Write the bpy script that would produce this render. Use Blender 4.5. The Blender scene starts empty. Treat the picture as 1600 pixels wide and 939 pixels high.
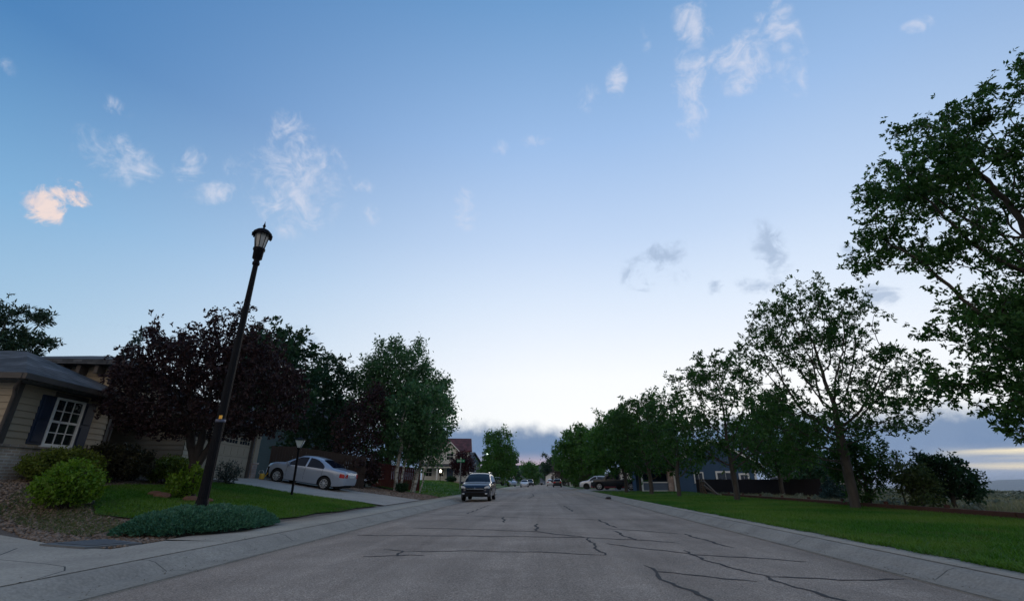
import bpy, bmesh, math, random
import numpy as np
from mathutils import Vector, Matrix
R = math.radians
sc = bpy.context.scene
COL = sc.collection

# ------------------------------------------------------------------ helpers
def props(o, label=None, cat=None, group=None, kind=None):
    if label: o['label'] = label
    if cat: o['category'] = cat
    if group: o['group'] = group
    if kind: o['kind'] = kind
    return o

def thing(name, label, cat, loc=(0, 0, 0), rotz=0.0, group=None):
    o = bpy.data.objects.new(name, None)
    COL.objects.link(o)
    o.location = loc
    o.rotation_euler = (0, 0, rotz)
    o.empty_display_size = .2
    return props(o, label, cat, group)

def link(name, me, mat=None, parent=None):
    o = bpy.data.objects.new(name, me)
    COL.objects.link(o)
    if mat is not None and len(me.materials) == 0:
        me.materials.append(mat)
    if parent is not None:
        o.parent = parent
    return o

def copy_tree(src, parent=None):
    c = src.copy()
    COL.objects.link(c)
    if parent is not None:
        c.parent = parent
    for ch in list(src.children):
        copy_tree(ch, c)
    return c

def np_mesh(name, verts, faces, smooth=False):
    """verts (n,3), faces (m,k) all with k corners"""
    verts = np.asarray(verts, np.float32).reshape(-1, 3)
    faces = np.asarray(faces, np.int32)
    me = bpy.data.meshes.new(name)
    k = faces.shape[1]
    me.vertices.add(len(verts))
    me.vertices.foreach_set('co', verts.ravel())
    me.loops.add(faces.size)
    me.loops.foreach_set('vertex_index', faces.ravel())
    me.polygons.add(len(faces))
    me.polygons.foreach_set('loop_start', np.arange(0, faces.size, k, dtype=np.int32))
    me.polygons.foreach_set('loop_total', np.full(len(faces), k, np.int32))
    if smooth:
        me.polygons.foreach_set('use_smooth', np.ones(len(faces), bool))
    me.update(calc_edges=True)
    return me

class MB:
    """collects shapes, links them as one mesh object"""
    def __init__(self):
        self.v = []; self.f = []; self.sm = []
    def add(self, vs, fs, smooth=False):
        n = len(self.v)
        self.v += [tuple(p) for p in vs]
        for f in fs:
            self.f.append([i + n for i in f]); self.sm.append(smooth)
        return self
    def quad(self, a, b, c, d):
        return self.add([a, b, c, d], [[0, 1, 2, 3]])
    def poly(self, pts):
        return self.add(pts, [list(range(len(pts)))])
    def box(self, x0, x1, y0, y1, z0, z1):
        vs = [(x, y, z) for z in (z0, z1) for y in (y0, y1) for x in (x0, x1)]
        return self.add(vs, [[0, 2, 3, 1], [4, 5, 7, 6], [0, 1, 5, 4], [2, 6, 7, 3], [0, 4, 6, 2], [1, 3, 7, 5]])
    def bar(self, p, q, w, h, up=(0, 0, 1)):
        p = Vector(p); q = Vector(q); d = (q - p).normalized(); u = Vector(up)
        s = d.cross(u)
        if s.length < 1e-4: s = d.cross(Vector((1, 0, 0)))
        s.normalize(); u = s.cross(d).normalized()
        vs = []
        for c in (p, q):
            for a, b in ((-1, -1), (1, -1), (1, 1), (-1, 1)):
                vs.append(c + s * (a * w / 2) + u * (b * h / 2))
        return self.add(vs, [[3, 2, 1, 0], [4, 5, 6, 7], [0, 1, 5, 4], [1, 2, 6, 5], [2, 3, 7, 6], [3, 0, 4, 7]])
    def tube(self, pts, rads, n=10, cap=True, smooth=True):
        pts = [Vector(p) for p in pts]
        rings = []
        for i, p in enumerate(pts):
            d = (pts[min(i + 1, len(pts) - 1)] - pts[max(i - 1, 0)]).normalized()
            ref = Vector((1, 0, 0)) if abs(d.x) < .9 else Vector((0, 1, 0))
            e1 = (ref - d * ref.dot(d)).normalized(); e2 = d.cross(e1)
            r = rads[i] if hasattr(rads, '__len__') else rads
            rings.append([p + (e1 * math.cos(2 * math.pi * k / n) + e2 * math.sin(2 * math.pi * k / n)) * r for k in range(n)])
        vs = [v for r_ in rings for v in r_]
        fs = [[i * n + k, i * n + (k + 1) % n, (i + 1) * n + (k + 1) % n, (i + 1) * n + k] for i in range(len(pts) - 1) for k in range(n)]
        self.add(vs, fs, smooth)
        if cap:
            self.add(rings[0], [list(range(n))[::-1]]); self.add(rings[-1], [list(range(n))])
        return self
    def lathe(self, prof, n=20, c=(0, 0, 0), axis='z', smooth=True, a0=0.0):
        """prof: list of (radius, height)"""
        vs = []
        for r, h in prof:
            for k in range(n):
                a = a0 + 2 * math.pi * k / n
                x, y = r * math.cos(a), r * math.sin(a)
                if axis == 'z': vs.append((c[0] + x, c[1] + y, c[2] + h))
                else: vs.append((c[0] + x, c[1] + h, c[2] + y))
        fs = [[i * n + k, i * n + (k + 1) % n, (i + 1) * n + (k + 1) % n, (i + 1) * n + k] for i in range(len(prof) - 1) for k in range(n)]
        if axis != 'z': fs = [f[::-1] for f in fs]
        return self.add(vs, fs, smooth)
    def build(self, name, mat, parent=None, bevel=0, sharp=None):
        me = bpy.data.meshes.new(name)
        me.from_pydata([tuple(v) for v in self.v], [], self.f)
        me.polygons.foreach_set('use_smooth', np.array(self.sm, bool))
        if sharp is not None: me.set_sharp_from_angle(angle=R(sharp))
        me.update()
        o = link(name, me, mat, parent)
        if bevel:
            m = o.modifiers.new('bevel', 'BEVEL'); m.width = bevel; m.segments = 2; m.limit_method = 'ANGLE'
        return o

# ------------------------------------------------------------------ materials
MATS = {}
def nt_new(name):
    m = bpy.data.materials.new(name); m.use_nodes = True
    nt = m.node_tree
    for n in list(nt.nodes): nt.nodes.remove(n)
    out = nt.nodes.new('ShaderNodeOutputMaterial')
    return m, nt, out

def mat(name, col, rough=.7, col2=None, scale=4.0, amt=.5, bump=0.0, bscale=None, metal=0.0, spec=.4, detail=4, emit=None, estr=0, stretch=None, coat=0, bands=None):
    """plain Principled whose colour wanders between two values by object-space noise"""
    m, nt, out = nt_new(name)
    b = nt.nodes.new('ShaderNodeBsdfPrincipled')
    nt.links.new(b.outputs[0], out.inputs[0])
    b.inputs['Roughness'].default_value = rough
    b.inputs['Metallic'].default_value = metal
    b.inputs['Specular IOR Level'].default_value = spec
    b.inputs['Base Color'].default_value = (*col, 1)
    if coat:
        b.inputs['Coat Weight'].default_value = coat; b.inputs['Coat Roughness'].default_value = .08
    tc = nt.nodes.new('ShaderNodeTexCoord')
    vec = tc.outputs['Object']
    if stretch:
        mp = nt.nodes.new('ShaderNodeMapping'); mp.inputs['Scale'].default_value = stretch
        nt.links.new(vec, mp.inputs[0]); vec = mp.outputs[0]
    if col2 is not None:
        n = nt.nodes.new('ShaderNodeTexNoise'); n.inputs['Scale'].default_value = scale; n.inputs['Detail'].default_value = detail
        nt.links.new(vec, n.inputs['Vector'])
        r = nt.nodes.new('ShaderNodeMapRange'); r.inputs[1].default_value = .5 - amt * .5; r.inputs[2].default_value = .5 + amt * .5
        nt.links.new(n.outputs['Fac'], r.inputs[0])
        mx = nt.nodes.new('ShaderNodeMix'); mx.data_type = 'RGBA'
        mx.inputs['A'].default_value = (*col, 1); mx.inputs['B'].default_value = (*col2, 1)
        nt.links.new(r.outputs[0], mx.inputs['Factor']); nt.links.new(mx.outputs['Result'], b.inputs['Base Color'])
    if bump:
        n2 = nt.nodes.new('ShaderNodeTexNoise'); n2.inputs['Scale'].default_value = bscale or scale * 4; n2.inputs['Detail'].default_value = 3
        nt.links.new(vec, n2.inputs['Vector'])
        bp = nt.nodes.new('ShaderNodeBump'); bp.inputs['Strength'].default_value = bump; bp.inputs['Distance'].default_value = .02
        nt.links.new(n2.outputs['Fac'], bp.inputs['Height']); nt.links.new(bp.outputs[0], b.inputs['Normal'])
    if emit:
        b.inputs['Emission Color'].default_value = (*emit, 1); b.inputs['Emission Strength'].default_value = estr
    MATS[name] = m
    return m

def leaf_mat(name, col, col2, trans=.35, var=.35, rough=.55, patch=None, pscale=.5, dry=None):
    m, nt, out = nt_new(name)
    geo = nt.nodes.new('ShaderNodeNewGeometry')
    mx = nt.nodes.new('ShaderNodeMix'); mx.data_type = 'RGBA'
    mx.inputs['A'].default_value = (*col, 1); mx.inputs['B'].default_value = (*col2, 1)
    nt.links.new(geo.outputs['Random Per Island'], mx.inputs['Factor'])
    if patch:
        tc = nt.nodes.new('ShaderNodeTexCoord'); n = nt.nodes.new('ShaderNodeTexNoise'); n.inputs['Scale'].default_value = pscale; n.inputs['Detail'].default_value = 5
        nt.links.new(tc.outputs['Object'], n.inputs['Vector'])
        r = nt.nodes.new('ShaderNodeMapRange'); r.inputs[1].default_value = .38; r.inputs[2].default_value = .68; nt.links.new(n.outputs['Fac'], r.inputs[0])
        m2 = nt.nodes.new('ShaderNodeMix'); m2.data_type = 'RGBA'; m2.inputs['B'].default_value = (*patch, 1)
        nt.links.new(mx.outputs['Result'], m2.inputs['A']); nt.links.new(r.outputs[0], m2.inputs['Factor']); mx = m2
        if dry:
            n = nt.nodes.new('ShaderNodeTexNoise'); n.inputs['Scale'].default_value = 1.3; n.inputs['Detail'].default_value = 6; n.inputs['Roughness'].default_value = .65
            nt.links.new(tc.outputs['Object'], n.inputs['Vector'])
            r = nt.nodes.new('ShaderNodeMapRange'); r.inputs[1].default_value = .54; r.inputs[2].default_value = .74; r.inputs[4].default_value = .8; nt.links.new(n.outputs['Fac'], r.inputs[0])
            m3 = nt.nodes.new('ShaderNodeMix'); m3.data_type = 'RGBA'; m3.inputs['B'].default_value = (*dry, 1)
            nt.links.new(mx.outputs['Result'], m3.inputs['A']); nt.links.new(r.outputs[0], m3.inputs['Factor']); mx = m3
    p = nt.nodes.new('ShaderNodeBsdfPrincipled'); p.inputs['Roughness'].default_value = rough
    p.inputs['Specular IOR Level'].default_value = .25
    nt.links.new(mx.outputs['Result'], p.inputs['Base Color'])
    t = nt.nodes.new('ShaderNodeBsdfTranslucent')
    hs = nt.nodes.new('ShaderNodeHueSaturation'); hs.inputs['Value'].default_value = 1.4; hs.inputs['Saturation'].default_value = 1.1
    nt.links.new(mx.outputs['Result'], hs.inputs['Color']); nt.links.new(hs.outputs[0], t.inputs['Color'])
    ms = nt.nodes.new('ShaderNodeMixShader'); ms.inputs[0].default_value = trans
    nt.links.new(p.outputs[0], ms.inputs[1]); nt.links.new(t.outputs[0], ms.inputs[2]); nt.links.new(ms.outputs[0], out.inputs[0])
    MATS[name] = m
    return m

def brick_mat(name, c1, c2, mortar, sx, rough=.85, bump=.4, plane='xz', rowh=.075, bw=.22):
    m, nt, out = nt_new(name)
    b = nt.nodes.new('ShaderNodeBsdfPrincipled'); b.inputs['Roughness'].default_value = rough
    nt.links.new(b.outputs[0], out.inputs[0])
    tc = nt.nodes.new('ShaderNodeTexCoord'); sp = nt.nodes.new('ShaderNodeSeparateXYZ'); cb = nt.nodes.new('ShaderNodeCombineXYZ')
    nt.links.new(tc.outputs['Object'], sp.inputs[0])
    ad = nt.nodes.new('ShaderNodeMath'); ad.operation = 'ADD'
    nt.links.new(sp.outputs[0], ad.inputs[0]); nt.links.new(sp.outputs[1], ad.inputs[1])
    nt.links.new(ad.outputs[0], cb.inputs[0]); nt.links.new(sp.outputs[2], cb.inputs[1])
    br = nt.nodes.new('ShaderNodeTexBrick'); br.inputs['Scale'].default_value = sx
    br.inputs['Brick Width'].default_value = bw; br.inputs['Row Height'].default_value = rowh; br.inputs['Mortar Size'].default_value = .011
    br.inputs['Color1'].default_value = (*c1, 1); br.inputs['Color2'].default_value = (*c2, 1); br.inputs['Mortar'].default_value = (*mortar, 1)
    br.inputs['Mortar Smooth'].default_value = .2
    nt.links.new(cb.outputs[0], br.inputs['Vector'])
    no = nt.nodes.new('ShaderNodeTexNoise'); no.inputs['Scale'].default_value = 1.7; no.inputs['Detail'].default_value = 6
    nt.links.new(tc.outputs['Object'], no.inputs['Vector'])
    mr = nt.nodes.new('ShaderNodeMapRange'); mr.inputs[3].default_value = .5; mr.inputs[4].default_value = 1.5
    mr.inputs[1].default_value = .3; mr.inputs[2].default_value = .7
    nt.links.new(no.outputs['Fac'], mr.inputs[0])
    hs = nt.nodes.new('ShaderNodeHueSaturation'); nt.links.new(br.outputs['Color'], hs.inputs['Color']); nt.links.new(mr.outputs[0], hs.inputs['Value'])
    nt.links.new(hs.outputs[0], b.inputs['Base Color'])
    bp = nt.nodes.new('ShaderNodeBump'); bp.inputs['Strength'].default_value = bump; bp.inputs['Distance'].default_value = .02; bp.invert = True
    nt.links.new(br.outputs['Fac'], bp.inputs['Height']); nt.links.new(bp.outputs[0], b.inputs['Normal'])
    MATS[name] = m
    return m

def glass_mat(name, col=(.02, .03, .04), rough=.03, spec=.55):
    m, nt, out = nt_new(name)
    b = nt.nodes.new('ShaderNodeBsdfPrincipled'); nt.links.new(b.outputs[0], out.inputs[0])
    b.inputs['Base Color'].default_value = (*col, 1); b.inputs['Roughness'].default_value = rough
    b.inputs['Specular IOR Level'].default_value = spec
    MATS[name] = m
    return m

# ------------------------------------------------------------------ camera
HCAM = 1.05
cam = bpy.data.cameras.new('camera'); camo = bpy.data.objects.new('camera', cam); COL.objects.link(camo)
camo.location = (0, 0, HCAM); camo.rotation_euler = (R(90 + 21.46), 0, R(3.38))
cam.sensor_width = 36; cam.lens = 16.2; cam.clip_start = .05; cam.clip_end = 30000
sc.camera = camo
sc.view_settings.view_transform = 'Standard'; sc.view_settings.look = 'None'
sc.view_settings.exposure = .57; sc.view_settings.gamma = 1
sc.render.engine = 'CYCLES'
sc.cycles.max_bounces = 6; sc.cycles.diffuse_bounces = 3; sc.cycles.transmission_bounces = 4; sc.cycles.volume_bounces = 0

# ------------------------------------------------------------------ sky and sun
world = bpy.data.worlds.new('World'); sc.world = world; world.use_nodes = True
def build_world():
    nt = world.node_tree
    for n in list(nt.nodes): nt.nodes.remove(n)
    N = nt.nodes.new; L = nt.links.new
    def M(op, a, b=None, c=None, clamp=False):
        n = N('ShaderNodeMath'); n.operation = op; n.use_clamp = clamp
        for i, x in enumerate((a, b, c)):
            if x is None: continue
            if isinstance(x, (int, float)): n.inputs[i].default_value = x
            else: L(x, n.inputs[i])
        return n.outputs[0]
    def dot(vec, w):
        n = N('ShaderNodeVectorMath'); n.operation = 'DOT_PRODUCT'; L(vec, n.inputs[0]); n.inputs[1].default_value = w
        return n.outputs['Value']
    def smooth(x, a, b, lo=0., hi=1.):
        n = N('ShaderNodeMapRange'); n.interpolation_type = 'SMOOTHSTEP'
        if isinstance(x, (int, float)): n.inputs[0].default_value = x
        else: L(x, n.inputs[0])
        for i, q in ((1, a), (2, b), (3, lo), (4, hi)): n.inputs[i].default_value = q
        return n.outputs[0]
    def mix(f, a, b):
        n = N('ShaderNodeMix'); n.data_type = 'RGBA'
        for k, x in (('Factor', f), ('A', a), ('B', b)):
            if isinstance(x, tuple): n.inputs[k].default_value = (*x, 1)
            elif isinstance(x, (int, float)): n.inputs[k].default_value = x
            else: L(x, n.inputs[k])
        return n.outputs['Result']
    def ramp(x, stops):
        n = N('ShaderNodeValToRGB'); L(x, n.inputs[0]); e = n.color_ramp.elements
        while len(e) < len(stops): e.new(.5)
        for el, (p, c) in zip(e, stops): el.position = p; el.color = (*c, 1)
        return n.outputs[0]
    def noise(vec, s, d=5, rough=.55, dist=0.):
        n = N('ShaderNodeTexNoise'); n.inputs['Scale'].default_value = s; n.inputs['Detail'].default_value = d
        n.inputs['Roughness'].default_value = rough; n.inputs['Distortion'].default_value = dist
        L(vec, n.inputs['Vector']); return n.outputs['Fac']
    tc = N('ShaderNodeTexCoord'); D = tc.outputs['Generated']
    sep = N('ShaderNodeSeparateXYZ'); L(D, sep.inputs[0]); z = sep.outputs[2]
    hl = M('SQRT', M('MAXIMUM', M('SUBTRACT', 1.0, M('MULTIPLY', z, z)), 1e-4))
    ga = R(17)
    caz = M('DIVIDE', dot(D, (math.sin(ga), math.cos(ga), 0)), hl)       # cosine of the azimuth from the afterglow
    away = M('ARCCOSINE', M('MINIMUM', M('MAXIMUM', caz, -1.0), 1.0))
    zc = M('MAXIMUM', z, 0.0)
    glow = ramp(zc, [(0, (.66, .65, .63)), (.12, (.70, .71, .715)), (.20, (.675, .695, .73)), (.36, (.505, .58, .69)), (.47, (.385, .485, .645)), (.64, (.24, .365, .575)), (.81, (.115, .24, .44)), (1, (.07, .18, .37))])
    far = ramp(zc, [(0, (.34, .41, .49)), (.12, (.31, .415, .515)), (.24, (.215, .365, .51)), (.39, (.125, .285, .475)), (.6, (.043, .15, .335)), (1, (.036, .12, .285))])
    base = mix(smooth(away, R(12), R(88)), glow, far)
    # warm fill light added to the unseen sky behind the viewer, for house fronts
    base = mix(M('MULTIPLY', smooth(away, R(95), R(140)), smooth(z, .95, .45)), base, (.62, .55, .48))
    # physical sky under it, sun on the horizon
    sk = N('ShaderNodeTexSky'); sk.sky_type = 'NISHITA'; sk.sun_disc = False; sk.sun_elevation = R(3); sk.sun_rotation = R(17)
    sk.altitude = 1500
    nb = N('ShaderNodeVectorMath'); nb.operation = 'SCALE'; L(sk.outputs[0], nb.inputs[0]); nb.inputs['Scale'].default_value = .06
    base = mix(.04, base, nb.outputs[0])
    # small clouds: every puff a blurred patch of sky broken up by one noise field
    nz = noise(D, 20, 8, .66, .9)
    nz2 = noise(D, 75, 5, .65, .5)
    nmix = M('ADD', M('MULTIPLY', nz, .8), M('MULTIPLY', nz2, .2))
    def field(puffs, grow_=1.6):
        acc = None
        for az, el, ra, rb, rot, s in puffs:
            a, e, q = R(az), R(el), R(rot)
            rt = Vector((math.cos(a), -math.sin(a), 0)); up = Vector((-math.sin(a) * math.sin(e), -math.cos(a) * math.sin(e), math.cos(e)))
            c = Vector((math.sin(a) * math.cos(e), math.cos(a) * math.cos(e), math.sin(e)))
            u = (rt * math.cos(q) + up * math.sin(q)) / R(ra * grow_); v = (up * math.cos(q) - rt * math.sin(q)) / R(rb * grow_)
            du = M('SUBTRACT', dot(D, u), u.dot(c)); dv = M('SUBTRACT', dot(D, v), v.dot(c))
            d = M('SUBTRACT', 1.0, M('SQRT', M('ADD', M('MULTIPLY', du, du), M('MULTIPLY', dv, dv))))
            front = M('GREATER_THAN', dot(D, c), .5)
            d = M('MULTIPLY', M('MULTIPLY', M('MAXIMUM', d, 0.0), s), front)
            acc = d if acc is None else M('MAXIMUM', acc, d)
        return acc
    W = [(-49.7,29.0,2.52,1.75,-13,0.55),(-47.6,28.8,1.33,0.96,-13,0.75),(-51.3,33.1,1.01,0.69,-2,0.35),(-59.3,32.2,0.51,0.67,38,0.4),(-43.6,30.6,1.03,1.52,-13,0.6),(-40.8,28.7,1.86,0.89,31,0.65),(-33.1,31.6,4.00,4.06,6,0.8),(-34.1,37.0,1.77,1.84,20,0.65),(-28.1,36.5,0.95,1.52,15,0.45),(-24.6,33.7,1.24,0.73,-9,0.5),(-10.0,32.3,1.24,2.15,4,0.6),(-5.3,39.7,0.83,0.79,1,0.5),(0.6,40.1,1.65,0.86,-3,0.4),(-1.6,37.5,0.76,0.89,-1,0.3),(23.4,42.5,1.48,3.44,-7,0.95),(25.4,48.5,1.31,2.15,8,0.8),(30.7,43.2,2.61,2.12,-9,0.95),(35.6,43.0,1.27,3.81,-1,0.7),(13.3,45.8,0.89,1.42,-12,0.7),(8.8,44.4,1.07,1.20,-9,0.4),(47.7,39.2,0.94,0.55,-38,0.7),(34.5,46.5,0.77,0.54,-29,0.5),(18.4,49.0,0.49,1.26,2,0.3),(-39.9,31.7,0.57,1.03,21,0.35),(-22.9,30.5,1.01,1.04,10,0.3)]
    P = [(-53.4,22.7,2.08,1.24,-27,1.0),(-51.4,24.7,1.51,1.14,4,0.85),(-52.9,24.2,1.23,0.88,26,0.7)]
    K = [(16.9,25.5,2.24,1.35,7,0.8),(13.6,23.8,1.75,1.84,-7,0.6),(28.9,24.0,1.31,2.47,9,0.8),(26.9,20.4,1.82,0.98,-12,0.7),(22.2,21.0,0.81,0.71,23,0.7),(37.1,17.3,1.63,1.00,-14,0.6),(-29.2,15.1,1.59,1.29,7,0.7),(-31.9,15.3,1.01,0.84,8,0.4),(18.3,23.1,1.12,1.05,-9,0.3),(28.8,20.5,0.83,0.83,-12,0.4),(35.8,21.5,0.82,1.15,-17,0.4),(-45.6,14.0,1.17,0.46,-13,0.3)]
    def dens(puffs, lo, hi):
        f = field(puffs)
        return smooth(M('ADD', M('MULTIPLY', f, 1.15), M('MULTIPLY', M('SUBTRACT', nmix, .5), 1.5)), lo, hi)
    def gate(puffs):
        return smooth(field(puffs), 0.0, .3)
    fW = field(W); fP = field(P, 1.35); fK = field(K)
    wob = M('MULTIPLY', M('SUBTRACT', nmix, .5), 3.4)
    def den(f, lo, hi): return M('MULTIPLY', smooth(M('ADD', f, wob), lo, hi), smooth(f, 0.0, .22))
    colr = mix(M('MULTIPLY', den(fW, .02, 1.2), .66), base, (.50, .51, .58))
    colr = mix(M('MULTIPLY', den(fP, .25, .9), .85), colr, mix(smooth(nz, .4, .62), (.40, .38, .45), (.66, .52, .46)))
    colr = mix(M('MULTIPLY', den(fK, .0, .9), .7), colr, (.24, .31, .43))
    # bank of blue-grey cloud along the horizon
    edge = M('ADD', .112, M('MULTIPLY', M('SUBTRACT', noise(D, 4.0, 6, .55), .5), .085))
    fray = M('MULTIPLY', M('SUBTRACT', noise(D, 26, 5, .6), .5), .045)
    h = M('SUBTRACT', M('ADD', edge, fray), z)
    bank = smooth(h, -.012, .026)
    bcol = ramp(zc, [(0, (.20, .245, .35)), (.03, (.14, .20, .315)), (.06, (.115, .178, .295)), (.11, (.125, .185, .285))])
    bcol = mix(M('MULTIPLY', smooth(noise(D, 9, 4, .5), .42, .68), .35), bcol, (.20, .26, .37))
    # pink gap low ahead, pale yellow slits low on the right
    def az_window(a, wdt):
        n = M('DIVIDE', dot(D, (math.sin(R(a)), math.cos(R(a)), 0)), hl); return smooth(n, math.cos(R(wdt)), math.cos(R(wdt * .05)))
    sq = N('ShaderNodeMapping'); sq.inputs['Scale'].default_value = (5, 5, 60); L(D, sq.inputs[0])
    nst = noise(sq.outputs[0], 1.3, 4, .55)
    pink = M('MULTIPLY', M('MULTIPLY', smooth(z, .06, .028), az_window(-1, 9)), .8)
    bcol = mix(pink, bcol, (.42, .32, .36))
    def slit(zz, w): return M('MULTIPLY', smooth(M('ABSOLUTE', M('SUBTRACT', M('ADD', z, M('MULTIPLY', M('SUBTRACT', nst, .5), .02)), zz)), w, 0.0), az_window(46, 9))
    pale = M('MULTIPLY', M('MULTIPLY', smooth(M('ABSOLUTE', M('SUBTRACT', z, .028)), .03, 0.0), az_window(46, 11)), .5)
    bcol = mix(pale, bcol, (.36, .38, .42))
    bcol = mix(M('MULTIPLY', slit(.041, .010), .95), bcol, (.66, .58, .42))
    bcol = mix(M('MULTIPLY', slit(.022, .009), .85), bcol, (.62, .54, .40))
    colr = mix(bank, colr, bcol)
    colr = mix(smooth(z, 0.0, -.03), colr, (.05, .06, .06))
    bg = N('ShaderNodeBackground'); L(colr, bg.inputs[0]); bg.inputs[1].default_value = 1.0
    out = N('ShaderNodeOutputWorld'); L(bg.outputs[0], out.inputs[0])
build_world()
world.cycles.sampling_method = 'MANUAL'; world.cycles.sample_map_resolution = 512
sl = bpy.data.lights.new('sun', 'SUN'); sl.energy = .3; sl.angle = R(14); sl.color = (1, .9, .78)
so = bpy.data.objects.new('sun', sl); COL.objects.link(so)
so.rotation_euler = (R(90 - 12), 0, R(180 - 17))
# ------------------------------------------------------------------ terrain heights
def lerp(x, pts):
    if x <= pts[0][0]: return pts[0][1]
    for (a, b), (c, d) in zip(pts, pts[1:]):
        if x <= c: return b + (d - b) * (x - a) / (c - a)
    return pts[-1][1]
ZL = [(6.3, .13), (7, .25), (10, .60), (11, .74), (13.4, 1.09), (14, 1.18), (40, 1.3)]
ZR = [(4.9, .13), (12, .15), (20, .10), (400, -7.0), (3000, -75), (9000, -110)]
def hz(x, y):
    if x < -6.3:
        t = min(1.0, max(0.0, (y - 8.0) / 3.6)); t = t * t * (3 - 2 * t)
        return .13 + (lerp(-x, ZL) - .13) * t
    if x > 4.9: return lerp(x, ZR)
    return .13
HZ = np.vectorize(hz)

def pip(px, py, poly):
    inside = np.zeros(px.shape, bool)
    j = len(poly) - 1
    for i in range(len(poly)):
        xi, yi = poly[i]; xj, yj = poly[j]
        c = ((yi > py) != (yj > py)) & (px < (xj - xi) * (py - yi) / (yj - yi + 1e-12) + xi)
        inside ^= c; j = i
    return inside

def patch(name, poly, lift, cell, mat_, kind='structure', jag=0.0, seed=0):
    """sheet that follows the terrain inside an outline: the outline is triangulated and cut along a grid"""
    bm = bmesh.new()
    vs = [bm.verts.new((x, y, 0)) for x, y in poly]
    bm.faces.new(vs)
    xs = [p[0] for p in poly]; ys = [p[1] for p in poly]
    brk = sorted(set([round(min(xs) + cell * i, 4) for i in range(1, int((max(xs) - min(xs)) / cell) + 1)] + [s * a for s, L_ in ((-1, ZL), (1, ZR)) for a, _ in L_ if min(xs) < s * a < max(xs)]))
    for x in brk:
        bmesh.ops.bisect_plane(bm, geom=bm.verts[:] + bm.edges[:] + bm.faces[:], plane_co=(x, 0, 0), plane_no=(1, 0, 0))
    y = min(ys) + cell
    while y < max(ys):
        bmesh.ops.bisect_plane(bm, geom=bm.verts[:] + bm.edges[:] + bm.faces[:], plane_co=(0, y, 0), plane_no=(0, 1, 0)); y += cell
    for v in bm.verts: v.co.z = hz(v.co.x, v.co.y) + lift
    for f in bm.faces:
        if f.normal.z < 0: f.normal_flip()
    me = bpy.data.meshes.new(name); bm.to_mesh(me); bm.free()
    o = link(name, me, mat_)
    if kind: o['kind'] = kind
    return o

# ------------------------------------------------------------------ ground materials
def asphalt():
    m, nt, out = nt_new('asphalt')
    N = nt.nodes.new; L = nt.links.new
    b = N('ShaderNodeBsdfPrincipled'); L(b.outputs[0], out.inputs[0]); b.inputs['Roughness'].default_value = .88; b.inputs['Specular IOR Level'].default_value = .12
    tc = N('ShaderNodeTexCoord'); O = tc.outputs['Object']
    def nz(s, d, vec=O, r=.6):
        n = N('ShaderNodeTexNoise'); n.inputs['Scale'].default_value = s; n.inputs['Detail'].default_value = d; n.inputs['Roughness'].default_value = r; L(vec, n.inputs['Vector']); return n.outputs['Fac']
    def mr(x, a, c, lo, hi):
        n = N('ShaderNodeMapRange'); L(x, n.inputs[0])
        for i, q in ((1, a), (2, c), (3, lo), (4, hi)): n.inputs[i].default_value = q
        return n.outputs[0]
    def mul(a, c):
        n = N('ShaderNodeMath'); n.operation = 'MULTIPLY'; L(a, n.inputs[0]); L(c, n.inputs[1]); return n.outputs[0]
    mp = N('ShaderNodeMapping'); mp.inputs['Scale'].default_value = (1.6, .035, 1); L(O, mp.inputs[0])
    grain = mr(nz(60, 3, r=.75), .34, .66, .62, 1.42)
    vo = N('ShaderNodeTexVoronoi'); vo.inputs['Scale'].default_value = 95; L(O, vo.inputs['Vector'])
    stones = mr(vo.outputs['Color'], .0, 1, .6, 1.45)
    patchy = mr(nz(.5, 6, r=.65), .3, .7, .76, 1.2)
    lanes = mr(nz(1.0, 5, mp.outputs[0]), .3, .7, .80, 1.16)
    v = mul(mul(grain, stones), mul(patchy, lanes))
    mx = N('ShaderNodeMix'); mx.data_type = 'RGBA'; mx.inputs['A'].default_value = (.37, .285, .222, 1); mx.inputs['B'].default_value = (.34, .27, .218, 1)
    L(nz(1.7, 4), mx.inputs['Factor'])
    hs = N('ShaderNodeHueSaturation'); L(mx.outputs['Result'], hs.inputs['Color']); L(v, hs.inputs['Value'])
    L(hs.outputs[0], b.inputs['Base Color'])
    bp = N('ShaderNodeBump'); bp.inputs['Strength'].default_value = .55; bp.inputs['Distance'].default_value = .012; L(grain, bp.inputs['Height']); L(bp.outputs[0], b.inputs['Normal'])
    return m
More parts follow.
